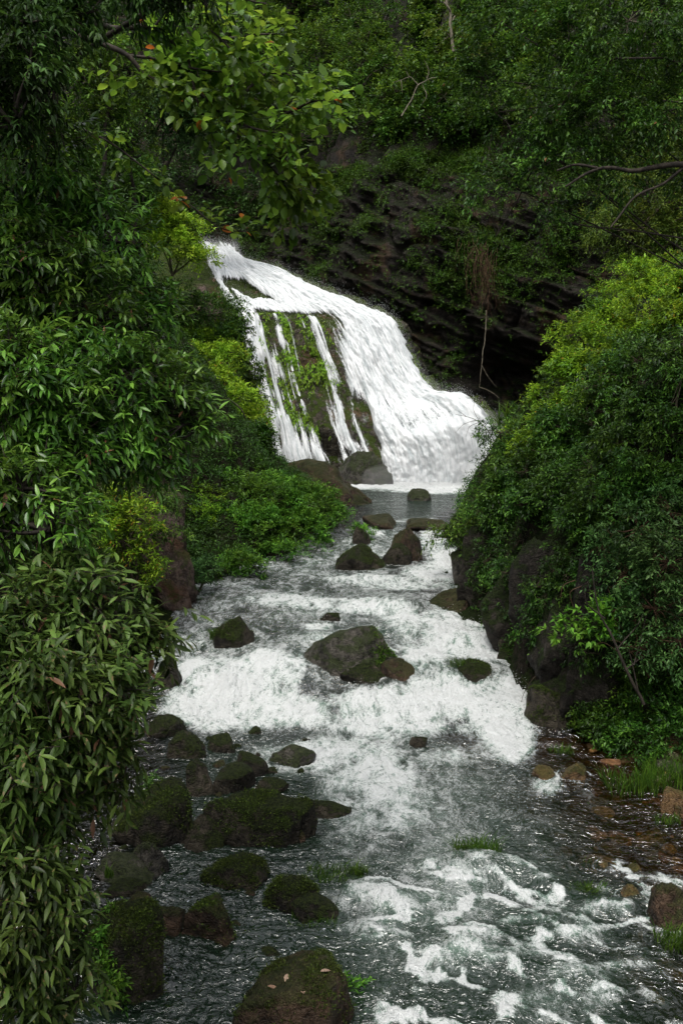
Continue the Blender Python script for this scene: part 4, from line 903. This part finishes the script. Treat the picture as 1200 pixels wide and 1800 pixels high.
shrub('small leafy bush standing at the water below the dense rounded shrub', [(420, 985, 30, 19.4, (1, 1, .8)), (445, 1000, 22, 19.2), (395, 1005, 22, 19.2)], 'lush', 25, n=170, size=.075, upb=.6, tmu=.35)
shrub('low green sprigs at the waterline under the pinkish rock', [(340, 1010, 26, 17.6), (320, 1030, 22, 17.4), (365, 1000, 22, 18)], 'blue', 26, n=150, size=.07, upb=.6)
shrub('yellowish fern like plant clinging to the pinkish rock', [(235, 915, 40, 15.6, (1, .7, .9)), (250, 975, 36, 15.6, (1, .7, .8)), (215, 950, 34, 15.5), (205, 890, 35, 15.8), (265, 1010, 20, 15.6)], 'bright', 27, n=210, size=.085, upb=.4, tmu=.42, odd=.04, twigs=.2)
shrub('trailing green vine over the cracked pinkish rocks', [(300, 880, 22, 16.2, (1, .6, 1)), (275, 930, 16, 16.1, (1, .6, 1.2)), (320, 940, 14, 16.2)], 'mid', 271, n=70, size=.07, upb=.1, droop=.5, trunk=.008, name='trailing_vine')
shrub('brownish dry leaved shrub behind the yellowish fern like plant', [(230, 870, 45, 16.5), (190, 930, 50, 16.2), (180, 860, 45, 16.2)], 'olive', 28, n=240, size=.08, odd=.0, tmu=.3)
shrub('small leafy sprig by the pool lip', [(645, 940, 16, 22.2, (1, 1, .7)), (630, 930, 10, 22.4)], 'lush', 29, n=45, size=.08, trunk=.012)
shrub('fresh green bush between the bright layered shrub and the dense rounded one', [(360, 780, 40, 27, (1, 1, .7)), (410, 775, 36, 27.3, (1, 1, .7)), (445, 790, 28, 27.6, (1, 1, .7)), (330, 815, 40, 26, (1, 1, .7)), (390, 815, 40, 26, (1, 1, .6))], 'lush', 291, n=420, size=.10, upb=.7, tmu=.4)
shrub('lime green bush on the ledge above the bright layered shrub', [(385, 585, 26, 33.4, (1, 1, .6)), (345, 600, 30, 32, (1, 1, .6))], 'bright', 292, n=150, size=.13, upb=.8, tmu=.3)
# hanging green fringe down the near side of the fall
for k, (a, b) in enumerate([(430, 600), (445, 650), (455, 700), (460, 750), (425, 560), (440, 780)]):
    shrub('hanging green fringe beside the rock face, %s down from its brink' % ORD[int(np.argsort(np.argsort([600, 650, 700, 750, 560, 780]))[k])], [(a, b, 18, 34.6, (1, .8, 1.6)), (a-14, b+12, 18, 34.2, (1, .8, 1.6))], 'mid', 30+k, n=70, size=.14, droop=1.0, upb=-.3, trunk=.012, group='hanging strips beside the rock face', name='hanging_fern', base=tuple(at(a-4, b-25, 34.8)))
# slope above and behind the evergreen
rng = RG(40)
SLOPE = [(230, 500, 55), (260, 640, 55), (300, 780, 60), (230, 740, 60), (280, 850, 45), (180, 600, 60), (340, 800, 40), (200, 330, 60), (130, 380, 60), (250, 320, 40), (330, 770, 45), (390, 790, 40), (440, 800, 34), (300, 830, 45), (455, 770, 25), (350, 830, 40)]
for k, (a, b, r) in enumerate(SLOPE):
    sl_ = ordinal([q[:2] for q in SLOPE], (360, 520))[k]
    Y = (26+rng.uniform(-2, 2) if b > 450 else 30) if b < 765 else 27.5
    shrub('dim green shrub on the shaded slope, %s from the layered rock beside the fall' % sl_, [(a, b, r, Y), (a-r*.5, b+r*.4, r*.7, Y-.4)], 'small', 41+k, n=200, size=.13, span=.32, group='shaded slope shrubs', tmu=.3)

# leafy outcrop: shrubs rooted on the rock itself
rng = RG(60)
def on_land(label, spots, mat, seed, r, group, n, size, out=.25, name='outcrop_shrub', ref=(870, 820), **kw):
    od = ordinal(spots, ref)
    for k, (a, b) in enumerate(spots):
        p = land_hit(a, b); dist = np.linalg.norm(p-CAM); toward = unit(CAM-p); c = p+toward*out*rng.uniform(.5, 2.2)+UP*.08
        R = r/FPX*dist*rng.uniform(.6, 1.4); g = RG(seed+k)
        Bk = [(c, R*np.array([1.1, .8, .8])), (c+g.normal(0, .45, 3)*R, R*np.array([.8, .7, .6])), (c+g.normal(0, .5, 3)*R, R*np.array([.7, .7, .6]))]
        plant(name, label % od[k], 'shrub', p, Bk, mat, g, M_BARK, 'mid', .02, group=group, n=n, tw=3, L=7, size=size*rng.uniform(.85, 1.15), trunkname='stem', crown='foliage', splay=.85, **kw)
on_land('sunlit yellow green shrub on the outcrop crest, %s out from the foot of the fall', [(1165, 480), (1120, 500), (1200, 510), (1085, 540), (1140, 550), (1060, 580), (1105, 600), (1190, 570), (1040, 625), (1075, 655), (1015, 675), (1000, 725), (1035, 710), (970, 765), (940, 795)], 'bright', 100, 42, 'crest shrubs on the outcrop', 140, .075, upb=.8, tmu=.3, odd=.01)
on_land('shaded fine leaved shrub on the outcrop flank, %s out from the foot of the fall', [(1130, 620), (1190, 660), (1090, 680), (1050, 730), (1140, 730), (1000, 770), (1090, 790), (1180, 770), (975, 815), (1040, 835), (1130, 850), (935, 850), (990, 870), (1080, 890), (1180, 860), (905, 885), (940, 890), (1020, 920), (905, 815), (900, 845), (885, 875), (870, 905), (915, 870), (890, 900), (920, 835)], 'small', 130, 46, 'flank shrubs on the outcrop', 150, .072, upb=.3, tmu=.42, droop=.4)
on_land('dark ferny plant in the outcrop hollow, %s out from the leaning shrub', [(880, 1030), (920, 1010), (960, 1060), (1010, 1040), (1040, 1100), (900, 1080), (940, 1120), (1000, 1150), (870, 990), (1060, 1170), (1020, 1090), (850, 1010), (985, 1000), (1050, 1040), (910, 960)], 'small', 190, 40, 'ferny plants in the hollow', 90, .06, upb=-.1, tmu=.25, droop=.6, name='hollow_fern', out=.1, ref=(850, 930))
EDGE = [(885, 800, 20, 'mid'), (905, 772, 26, 'bright'), (930, 740, 28, 'mid'), (950, 705, 26, 'bright'), (975, 668, 28, 'mid'), (995, 632, 28, 'bright'), (1018, 592, 28, 'bright'), (1045, 555, 30, 'mid'), (1080, 520, 30, 'bright'), (1125, 485, 30, 'bright'), (870, 835, 18, 'mid'), (855, 870, 18, 'mid')]
for k, (a, b, r, m) in enumerate(EDGE):
    shrub('loose shrub on the skyline edge of the outcrop, %s up from the pool' % ORD[int(np.argsort(np.argsort([-q[1] for q in EDGE]))[k])], [(a, b, r, 19.3), (a+r, b+r*.8, r, 19), (a+r*.2, b+r*1.3, r*.9, 18.9)], m, 820+k, n=110, size=.085, kind='mid', group='edge shrubs on the outcrop', name='outcrop_shrub', tmu=.38, upb=.5, trunk=.012)
shrub('leafy shrub leaning off the outcrop over the upper rapids', [(850, 910, 48, 18.2, (1.1, .8, .8)), (900, 930, 55, 17.6, (1, .8, .8)), (810, 930, 32, 18.8, (1.2, .8, .7)), (850, 960, 42, 18, (1, .8, .8)), (960, 950, 55, 16.8), (920, 985, 45, 17, (1, .8, .7)), (775, 945, 20, 19, (1.3, .7, .8)), (1000, 1000, 45, 16), (870, 1000, 30, 17.6)], 'mid', 160, base=(3.3, 18, 3.2), n=520, size=.085, kind='mid', droop=.45, tmu=.4, trunk=.03, span=.26)
shrub('pale leaved shrub with reddish stems at the corner of the outcrop', [(1120, 930, 60, 12.4), (1170, 990, 60, 12), (1090, 1010, 50, 12.3), (1150, 1070, 60, 12), (1080, 1080, 38, 12.3), (1200, 1130, 60, 11.8), (1180, 900, 50, 12.5), (1060, 960, 35, 12.8), (1120, 1140, 40, 12)], 'blue', 161, base=(5.1, 13.2, 1.2), n=620, size=.07, kind='mid', droop=.2, tmu=.5, bark=M_TWIG, trunk=.02, limbs=20, twigs=.08)
shrub('bright sprig of pointed leaves reaching from the corner shrub', [(1030, 1095, 26, 12.3, (1.3, 1, .6)), (1000, 1115, 18, 12.3, (1.4, 1, .5)), (1060, 1080, 20, 12.3)], 'lush', 162, base=(4.4, 12.9, 1.6), n=50, size=.10, kind='mid', tmu=.6, trunk=.01, whorl=True, name='leafy_sprig')
LOW = [(1030, 1230, 40, 'small'), (1090, 1250, 45, 'mid'), (1150, 1230, 50, 'small'), (1190, 1300, 45, 'small'), (1120, 1310, 40, 'small'), (1060, 1290, 35, 'small'), (1010, 1265, 25, 'mid'), (970, 1260, 20, 'mid'), (1180, 1190, 45, 'small'), (1090, 1190, 40, 'mid')]
for k, (a, b, r, m) in enumerate(LOW):
    p = land_hit(a, b+r*.5); Y = p[1]
    shrub('low shaded plant on the bank below the outcrop, %s from the mossy green rock' % ordinal([q[:2] for q in LOW], (960, 1245))[k], [(a, b, r, Y), (a+r*.6, b+r*.3, r*.6, Y-.15)], m, 170+k, n=110, size=.065, kind='mid', group='low bank plants below the outcrop', name='low_plant', tmu=.32, trunk=.01)

# trees and shrubs on the slopes above the cliff
rng = RG(80); names = {'mid': 'mid green slope tree', 'olive': 'olive tinted slope tree', 'small': 'deep green slope tree', 'dark': 'near black shaded tree'}
MARKS = {'the slim pale trunk': (790, 40), 'the pale dead branches': (730, 150), 'the reddish root tangle': (855, 455), 'the limb of the arching tree': (1130, 300), 'the top of the fall': (390, 430), 'the round leaved branch tip': (570, 205)}; counts = {}
spots = []
for py in (-40, 20, 75, 130, 185, 235):
    for px in range(440, 960, 62): spots.append((px+rng.uniform(-22, 22), py+rng.uniform(-20, 20), rng.uniform(24, 56)))
for py in (0, 80, 160, 240):
    for px in range(970, 1240, 80): spots.append((px+rng.uniform(-25, 25), py+rng.uniform(-25, 25), rng.uniform(45, 60)))
for px, py in [(180, 60), (260, 40), (340, 60), (420, 90), (400, 20), (300, 290), (210, 250), (420, 170), (240, 370), (380, 330), (440, 240), (330, 400), (420, 390)]: spots.append((px, py, 50))
picked = []
for k, (a, b, r) in enumerate(spots):
    p = cliff_hit(a, b); g = RG(400+k)
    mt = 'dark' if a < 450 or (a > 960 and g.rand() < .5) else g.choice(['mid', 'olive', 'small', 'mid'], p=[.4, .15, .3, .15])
    if b > 205 and a > 440 and g.rand() < .35: continue
    R = r/FPX*np.linalg.norm(p-CAM)*1.05; c = p+np.array([0, -R*.5, R*.25])
    Bk = [(c, R*np.array([1, .9, .75])), (c+np.array([R*g.uniform(-.8, .8), -R*.2, R*.55]), R*np.array([.75, .7, .6])), (c+np.array([R*g.uniform(-.9, .9), -R*.4, -R*.2]), R*np.array([.75, .7, .5]))]
    mk_ = min(MARKS, key=lambda q: math.hypot(MARKS[q][0]-a, MARKS[q][1]-b)); picked.append((math.hypot(MARKS[mk_][0]-a, MARKS[mk_][1]-b), mt, mk_, None))
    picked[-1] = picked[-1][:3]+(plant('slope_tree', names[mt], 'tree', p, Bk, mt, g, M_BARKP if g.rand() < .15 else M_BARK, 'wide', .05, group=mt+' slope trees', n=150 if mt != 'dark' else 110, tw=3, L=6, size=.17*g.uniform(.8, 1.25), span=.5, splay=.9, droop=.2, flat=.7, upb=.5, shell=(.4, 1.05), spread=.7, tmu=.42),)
for d_, mt, mk_, o in sorted(picked, key=lambda q: q[0]):
    n_ = counts[(mt, mk_)] = counts.get((mt, mk_), -1)+1; o['label'] = '%s, %s out from %s' % (names[mt], ORD[min(n_, 19)], mk_)
# plants in the cracks of the cliff
rng = RG(90); CV = CP.reshape(-1, 3); cx, cy = project(CV)
dens = (.06+sstep(-.1, .3, fbm(CV*.33, 3, 93)))*((cx > 380) & (cx < 1230) & (cy > 180) & (cy < 700))
dens = dens*np.interp(cy, [180, 300, 420, 560, 700], [1.0, .8, .6, .45, .25])
idx = rng.choice(len(CV), 9000, p=dens/dens.sum())
PP = np.repeat(CV[idx], 3, 0)+rng.normal(0, .12, (9000*3, 3)); DD = unit(np.array([0, -.7, .5])+rng.normal(0, .6, PP.shape))
fr = leaf_frames(PP, DD, 6, .34, .13, rng, .9, .35); tint = np.clip(rng.normal(.3, .2, len(fr[0])), .02, 1)
V, F, tv = leaf_mesh(fr, 'slim', tint); tag(mk('cliff_undergrowth', V, F, ML['mid'], None, {'tint': tv}), 'small ferns and leaves rooted all over the cliff', 'undergrowth', kind='stuff')
# moss and weeds where the water misses the rock face
rng = RG(91); msk = (FALLROCK_U > .02) & (FALLROCK_U < .56) & (FALLROCK_V > 4.6) & (FALLROCK_V < 8.2)
dn = (sstep(.02, .3, fbm(p3(FALLROCK_U*14, FALLROCK_V*.9), 3, 97))*msk*(1-cover(FALLROCK_U, FALLROCK_V))).ravel()
dn2 = ((FALLROCK_U > 1.02)*.12+(FALLROCK_U < -.03)*.5).ravel()*((FALLROCK_V > 3.6) & (FALLROCK_V < 9)).ravel()*sstep(-.2, .2, fbm(FALLROCK_G*.8, 3, 98)).ravel()
dn = dn+dn2; idx = rng.choice(dn.size, 7000, p=dn/dn.sum())
PP = FALLROCK_G.reshape(-1, 3)[idx]+FALLROCK_N.reshape(-1, 3)[idx]*.02; DD = unit(FALLROCK_N.reshape(-1, 3)[idx]*.5+np.array([0, 0, -.8])+rng.normal(0, .4, PP.shape))
fr = leaf_frames(PP, DD, 5, .16, .11, rng, .5, .8); tint = np.clip(rng.normal(.55, .25, len(fr[0])), .02, 1)
V, F, tv = leaf_mesh(fr, 'slim', tint); tag(mk('rock_face_moss', V, F, ML['bright'], None, {'tint': tv}), 'bright hanging moss on the bare rock face between the falling strands', 'moss', kind='stuff')
# ground cover on the banks
rng = RG(92); LV = p3(GX, GY, LZ).reshape(-1, 3); lx, ly = project(LV); wz = np.interp(LV[:, 1], WY, WZ)
dn = ((LV[:, 2] > wz+.12) & (lx > -150) & (lx < 1350) & (ly < 1900) & (LV[:, 1] > 5)).astype(float)*sstep(-.35, .2, fbm(LV*.9, 3, 99))
ar = np.gradient(GX, axis=1)*np.gradient(GY, axis=0); dn *= ar.ravel()**.55; hol = (lx > 850) & (lx < 1040) & (ly > 1030) & (ly < 1200); dn[hol] *= .5
dn *= 1+3*((lx > 290) & (lx < 640) & (ly > 480) & (ly < 1030)); idx = rng.choice(len(dn), 15000, p=dn/dn.sum()); PP = np.repeat(LV[idx], 2, 0)+rng.normal(0, .05, (30000, 3)); DD = unit(np.array([0, -.3, .8])+rng.normal(0, .6, PP.shape))
fr = leaf_frames(PP, DD, 6, .22, .075, rng, .9, .3); tint = np.clip(rng.normal(.3, .2, len(fr[0])), .02, 1)
V, F, tv = leaf_mesh(fr, 'slim', tint); tag(mk('bank_undergrowth', V, F, ML['small'], None, {'tint': tv}), 'low ground cover of small leaves over the banks', 'undergrowth', kind='stuff')

# ------------------------------------------------------------------ tufts, moss on stones, twigs
def blades(base, n, h, spread, rng, w=.006, lean=(0, 0, 0), segs=4, arch=.6):
    V, F, tt = [], [], []; c = 0
    for i in range(n):
        p = base+np.clip(rng.normal(0, 1, 3), -1.5, 1.5)*np.array([spread*.8, spread*.55, 0]); az = rng.uniform(0, 6.3); L = h*rng.uniform(.5, 1.15); ou = np.array([math.cos(az), math.sin(az), 0])*rng.uniform(.2, 1)*arch+np.array(lean)
        s = np.array([-math.sin(az), math.cos(az), 0]); t = np.linspace(0, 1, segs+1)
        ctr = p+L*(t[:, None]*UP*(1-.35*t[:, None]*arch)+ou*(t[:, None]**2)); wd = (w*(1-t**1.5))[:, None]
        V.append(np.stack([ctr-s*wd, ctr+s*wd], 1).reshape(-1, 3)); k = np.arange(segs)*2+c
        F.append(np.stack([k, k+1, k+3, k+2], -1)); tt.append(np.full(2*(segs+1), np.clip(rng.normal(.5, .22), .02, 1))); c += 2*(segs+1)
    return np.concatenate(V), np.concatenate(F), np.concatenate(tt)
def tuft(label, px, py, n, h, spread, seed, lean=(0, 0, 0), w=.006, Y=None, mat='grass', arch=.6, group=None, dz=0, name='grass_tuft'):
    p = hit(px, py) if Y is None else at(px, py, Y); V, F, t = blades(np.zeros(3), n, h, spread, RG(seed), w, lean, arch=arch)
    o = mk(name, V, F, ML[mat], None, {'tint': t}); o.location = p+np.array([0, 0, dz-.02]); return tag(o, label, 'grass', group)
tuft('bright green weed clump parting the grey green run', 838, 1506, 420, .34, .17, 601, (-.1, -.5, 0))
tuft('trailing green weed beside the egg shaped mossy boulder', 585, 1545, 300, .22, .2, 602, (.1, -.5, 0))
tuft('weed clump nearer the run beside the egg shaped boulder', 628, 1540, 120, .2, .08, 603, (.1, -.4, 0))
tuft('low grass at the foot of the egg shaped boulder', 552, 1622, 240, .16, .16, 604, (0, -.3, 0))
tuft('submerged weed beside the small spill near the shore', 1032, 1572, 200, .2, .12, 605, (0, -.5, 0))
tuft('weed clump against the wide wet brown rock', 1196, 1668, 260, .34, .15, 606, (-.1, -.4, 0))
tuft('small weed under the rust brown rock', 1170, 1446, 120, .16, .1, 607, (0, -.3, 0))
tuft('grass fringe hanging over the gravel shallows', 1130, 1385, 420, .34, .35, 608, (-.2, -.5, 0))
tuft('grass clump at the edge of the shaded bank', 1190, 1370, 420, .42, .3, 609, (-.2, -.5, 0))
tuft('little weed among the amber pebbles', 1040, 1520, 80, .12, .08, 610, (0, -.5, 0))
tuft('thin weed upstream of the amber stones', 985, 1322, 140, .16, .12, 611, (0, -.4, 0))
tuft('green weed trailing off the awash rock beside the outcrop', 812, 1186, 220, .22, .18, 612, (-.2, -.5, 0), dz=.12)
tuft('weed at the base of the lone mossy boulder in the upper rapids', 384, 1132, 220, .26, .1, 613, (-.2, -.6, 0), dz=.1)
tuft('long arching grass at the crest beside the foot of the fall', 905, 752, 110, .85, .28, 614, (-.15, -.2, 0), w=.022, Y=21.5, arch=.9)
tuft('small fern on the stack of slabs by the bank', 192, 1548, 40, .14, .03, 615, Y=8.1, w=.007, dz=.05)
tuft('arching grass in the shadow beside the layered rock at the fall', 275, 580, 90, .9, .2, 616, Y=24, w=.02, mat='blue', arch=.9)
tuft('pale dry grass blades at the pool edge on the outcrop', 822, 905, 60, .5, .12, 617, Y=21, w=.012)
# moss cushions on boulders: fronds on the upper faces
def moss_on(key, n, seed, zmin=.25, size=.02, side=None, mat='moss'):
    o, P, *_ = [r for r in ROCKS if r[0] is rk[key]][0]; rng = RG(seed); me = o.data; nf = len(me.polygons)
    nv = np.zeros(nf*3, np.float32); me.polygons.foreach_get('normal', nv); nv = nv.reshape(-1, 3); cv = np.zeros(nf*3, np.float32); me.polygons.foreach_get('center', cv); cv = cv.reshape(-1, 3)
    av = np.zeros(nf, np.float32); me.polygons.foreach_get('area', av)
    d_ = sstep(zmin-.3, zmin+.3, nv[:, 2])*sstep(-.15, .2, fbm(cv*4+seed, 3, 9))*(cv[:, 2] > .0)
    if side is not None: d_ = d_*sstep(side[0]-.12, side[0]+.12, cv[:, 0]*side[1])
    d_ = d_*av
    idx = rng.choice(nf, n, p=d_/d_.sum()); c = cv[idx]+rng.normal(0, .01, (n, 3)); D = unit(nv[idx]+rng.normal(0, .7, (n, 3)))
    nn = unit(rng.normal(size=(n, 3))); nn = unit(nn-(nn*D).sum(1)[:, None]*D); fr = [c, D, np.cross(nn, D), nn, size*rng.uniform(.5, 1.4, n)]
    V, F, t = leaf_mesh(fr, 'wide', np.clip(rng.normal(.45, .25, n), .02, 1)); q = mk('moss', V, F, ML[mat], o, {'tint': t}); q['kind'] = 'stuff'
for key, n in [('cube', 9000), ('vein', 2500), ('sub', 1500), ('oval', 4500), ('wedge', 4500), ('ledge', 7000), ('mass', 6000), ('leftmoss', 4000), ('edge', 4000), ('trio1', 3000), ('bottom', 5000)]:
    moss_on(key, n, 700+n, .15 if key in ('cube', 'mass') else .3, .016)
moss_on('big', 5000, 731, -.2, .024, side=(.32, 1), mat='mid'); moss_on('foot3', 5000, 733, -.3, .028, mat='small')
# bright ferns on the flat topped boulder
for k, (a, b, r) in enumerate([(610, 1745, 26), (625, 1790, 30), (585, 1800, 26), (560, 1790, 18)]):
    shrub('bright fern spilling down the flat topped brown boulder', [(a, b, r, 7.2, (1, .8, .9))], 'lush', 740+k, n=50, size=.05, group='ferns on the flat topped boulder', name='fern', base=tuple(at(a, b+r*.4, 7.25)), trunk=.006, kind='slim', tmu=.5, L=9, span=.13, flat=.9)
for k, (a, b, r, Y) in enumerate([(190, 1700, 22, 7.0), (205, 1740, 20, 6.9), (175, 1650, 20, 7.1), (270, 1385, 18, 10.4), (255, 1440, 18, 9.8), (205, 1610, 16, 7.3), (310, 1420, 18, 10), (290, 1400, 16, 10.2)]):
    shrub('small sprig among the shallows rocks, %s out from the blocky mossy boulder' % ordinal([(190, 1700), (205, 1740), (175, 1650), (270, 1385), (255, 1440), (205, 1610), (310, 1420), (290, 1400)], (230, 1680))[k], [(a, b, r, Y)], 'lush', 760+k, n=22, size=.05, group='sprigs among the shallows rocks', name='leafy_sprig', base=tuple(at(a, b+r*.6, Y)), trunk=.004, kind='mid', tmu=.35)
# dead leaves on the boulder
o = rk['bottom']; P = np.array([v.co[:] for v in o.data.vertices]); rng = RG(780)
for a, b in [(505, 1716), (533, 1751), (470, 1740), (560, 1712)]:
    X, Yp = project(P+np.array(o.location)); k = np.argmin(np.hypot(X-a, Yp-b)+1000*(P[:, 1] > 0)); TV, TF = TPL['lance']
    az = rng.uniform(0, 6.3); q = mk('fallen_leaf', TV*.09*np.array([1, 1.6, 1]), TF, ML['dry'], None, {'tint': np.full(len(TV), rng.uniform(.2, .8))})
    q.location = P[k]+np.array(o.location)+np.array([0, 0, .02]); q.rotation_euler = (0, 0, az); tag(q, 'pale dead leaf lying on the flat topped brown boulder', 'leaf', 'dead leaves on the boulder')
# bare twigs, pale branches, a hanging root
def stick(name, label, cat, lines, Y, r0, mat, seed, r1=.3):
    rg = RG(seed); b0 = at(*lines[0][0], Y); t = thing(name, label, cat, b0)
    for k, ln in enumerate(lines):
        tb = Tubes(); tb.add(curve([at(a, b, Y+.25*math.sin(k*1.9)*(i/len(ln))) for i, (a, b) in enumerate(ln)], 6, r0*1.6, seed+k)-b0, r0*(1 if k == 0 else .5), r0*r1*(1 if k == 0 else .6), 5); tb.build('stem' if k == 0 else 'twig', mat, t)
stick('bare_branch', 'bare grey twig arching in front of the foot of the fall', 'branch', [[(868, 775), (855, 755), (835, 738), (800, 728)], [(835, 738), (815, 745), (800, 760)], [(848, 748), (832, 722), (834, 700)], [(820, 733), (805, 722)], [(842, 742), (825, 750), (818, 768)]], 21, .012, M_BARK, 801)
stick('hanging_root', 'long pale root hanging down the cliff below the tangle', 'root', [[(855, 545), (852, 590), (846, 640), (842, 680)], [(846, 640), (860, 665), (872, 680)], [(842, 680), (865, 690), (875, 698)]], 40.6, .028, M_BARKP, 802)
stick('dead_branch', 'pale crooked dead branches standing out on the wooded slope', 'branch', [[(705, 205), (720, 180), (735, 150), (750, 140), (765, 138)], [(735, 150), (720, 135), (705, 140), (690, 145)], [(750, 140), (752, 120), (745, 105)], [(720, 135), (712, 125)], [(742, 145), (748, 170), (742, 185)], [(705, 140), (708, 165)]], 45.5, .04, M_BARKP, 803)
stick('slim_trunk', 'slim pale trunk rising among the trees above the cliff', 'tree trunk', [[(794, 90), (792, 50), (788, 15), (782, -20)], [(792, 50), (800, 30)], [(790, 20), (780, 5)]], 47, .07, M_BARKP, 804, .8)
stick('bent_sapling', 'dark bent sapling with bare forks beneath the pale leaved shrub', 'sapling', [[(1130, 1240), (1100, 1180), (1082, 1140), (1060, 1090), (1045, 1040), (1040, 1000)], [(1120, 1220), (1112, 1170), (1095, 1120)], [(1082, 1140), (1110, 1110), (1130, 1080)], [(1060, 1090), (1030, 1060), (1025, 1030)], [(1112, 1170), (1125, 1120), (1135, 1085)], [(1100, 1180), (1140, 1150)]], 11.8, .022, M_BARKD, 805)
stick('reddish_twigs', 'thin reddish bare twigs tangled beside the bent sapling', 'twig', [[(1140, 1190), (1120, 1130), (1115, 1080)], [(1150, 1180), (1140, 1120), (1150, 1090)], [(1120, 1160), (1090, 1130), (1070, 1125)], [(1135, 1150), (1165, 1140)], [(1090, 1150), (1060, 1130), (1040, 1140)], [(1020, 1030), (1000, 1040), (1005, 1065)], [(1010, 1020), (990, 1030), (985, 1050)]], 12, .010, M_TWIG, 806)
stick('bare_branch', 'thin bare twig dangling into the foam beside the mossy green rock', 'branch', [[(960, 1180), (940, 1190), (920, 1220), (910, 1260)], [(940, 1190), (938, 1215), (930, 1240)], [(928, 1205), (915, 1190), (906, 1180)]], 13.2, .007, M_BARK, 807)
rng = RG(810); b0 = at(860, 455, 40.3); t = thing('root_tangle', 'reddish tangle of fine roots hanging from the cliff', 'root', b0); tb = Tubes()
for k in range(60):
    a = 850+rng.normal(0, 17); b = 440+rng.uniform(-25, 30); l = rng.uniform(40, 100); tb.add(curve([at(a, b, 40.3), at(a+rng.normal(0, 6), b+l*.5, 40.2), at(a+rng.normal(0, 9)+5, b+l, 40.3)], 5, .12, k)-b0, .009, .005, 3)
tb.build('root_strands', M_TWIG, t)

# ------------------------------------------------------------------ drifting spray at the foot of the fall
k = NT('spray_mist'); vp = k.n('ShaderNodeVolumePrincipled'); vp.inputs['Color'].default_value = (.95, .97, .97, 1); vp.inputs['Density'].default_value = .16; vp.inputs['Anisotropy'].default_value = .2
k.t.links.new(vp.outputs[0], k.out.inputs['Volume']); M_MIST = k.m
for lab, px, py, Y, rad in [('low drift of mist where the fall meets the pool', 750, 845, 34.0, (2.3, 1.0, .8)), ('puff of mist thrown out at the fanned lower end of the fall', 840, 775, 34.4, (1.3, .9, 1.2))]:
    c = at(px, py, Y); v = ICO4[0]*(1+.22*fbm(ICO4[0]*1.7+px, 3, 5))[:, None]*np.array(rad); o = mk('spray_mist', v, ICO4[1], M_MIST); o.location = c; tag(o, lab, 'mist', kind='stuff')
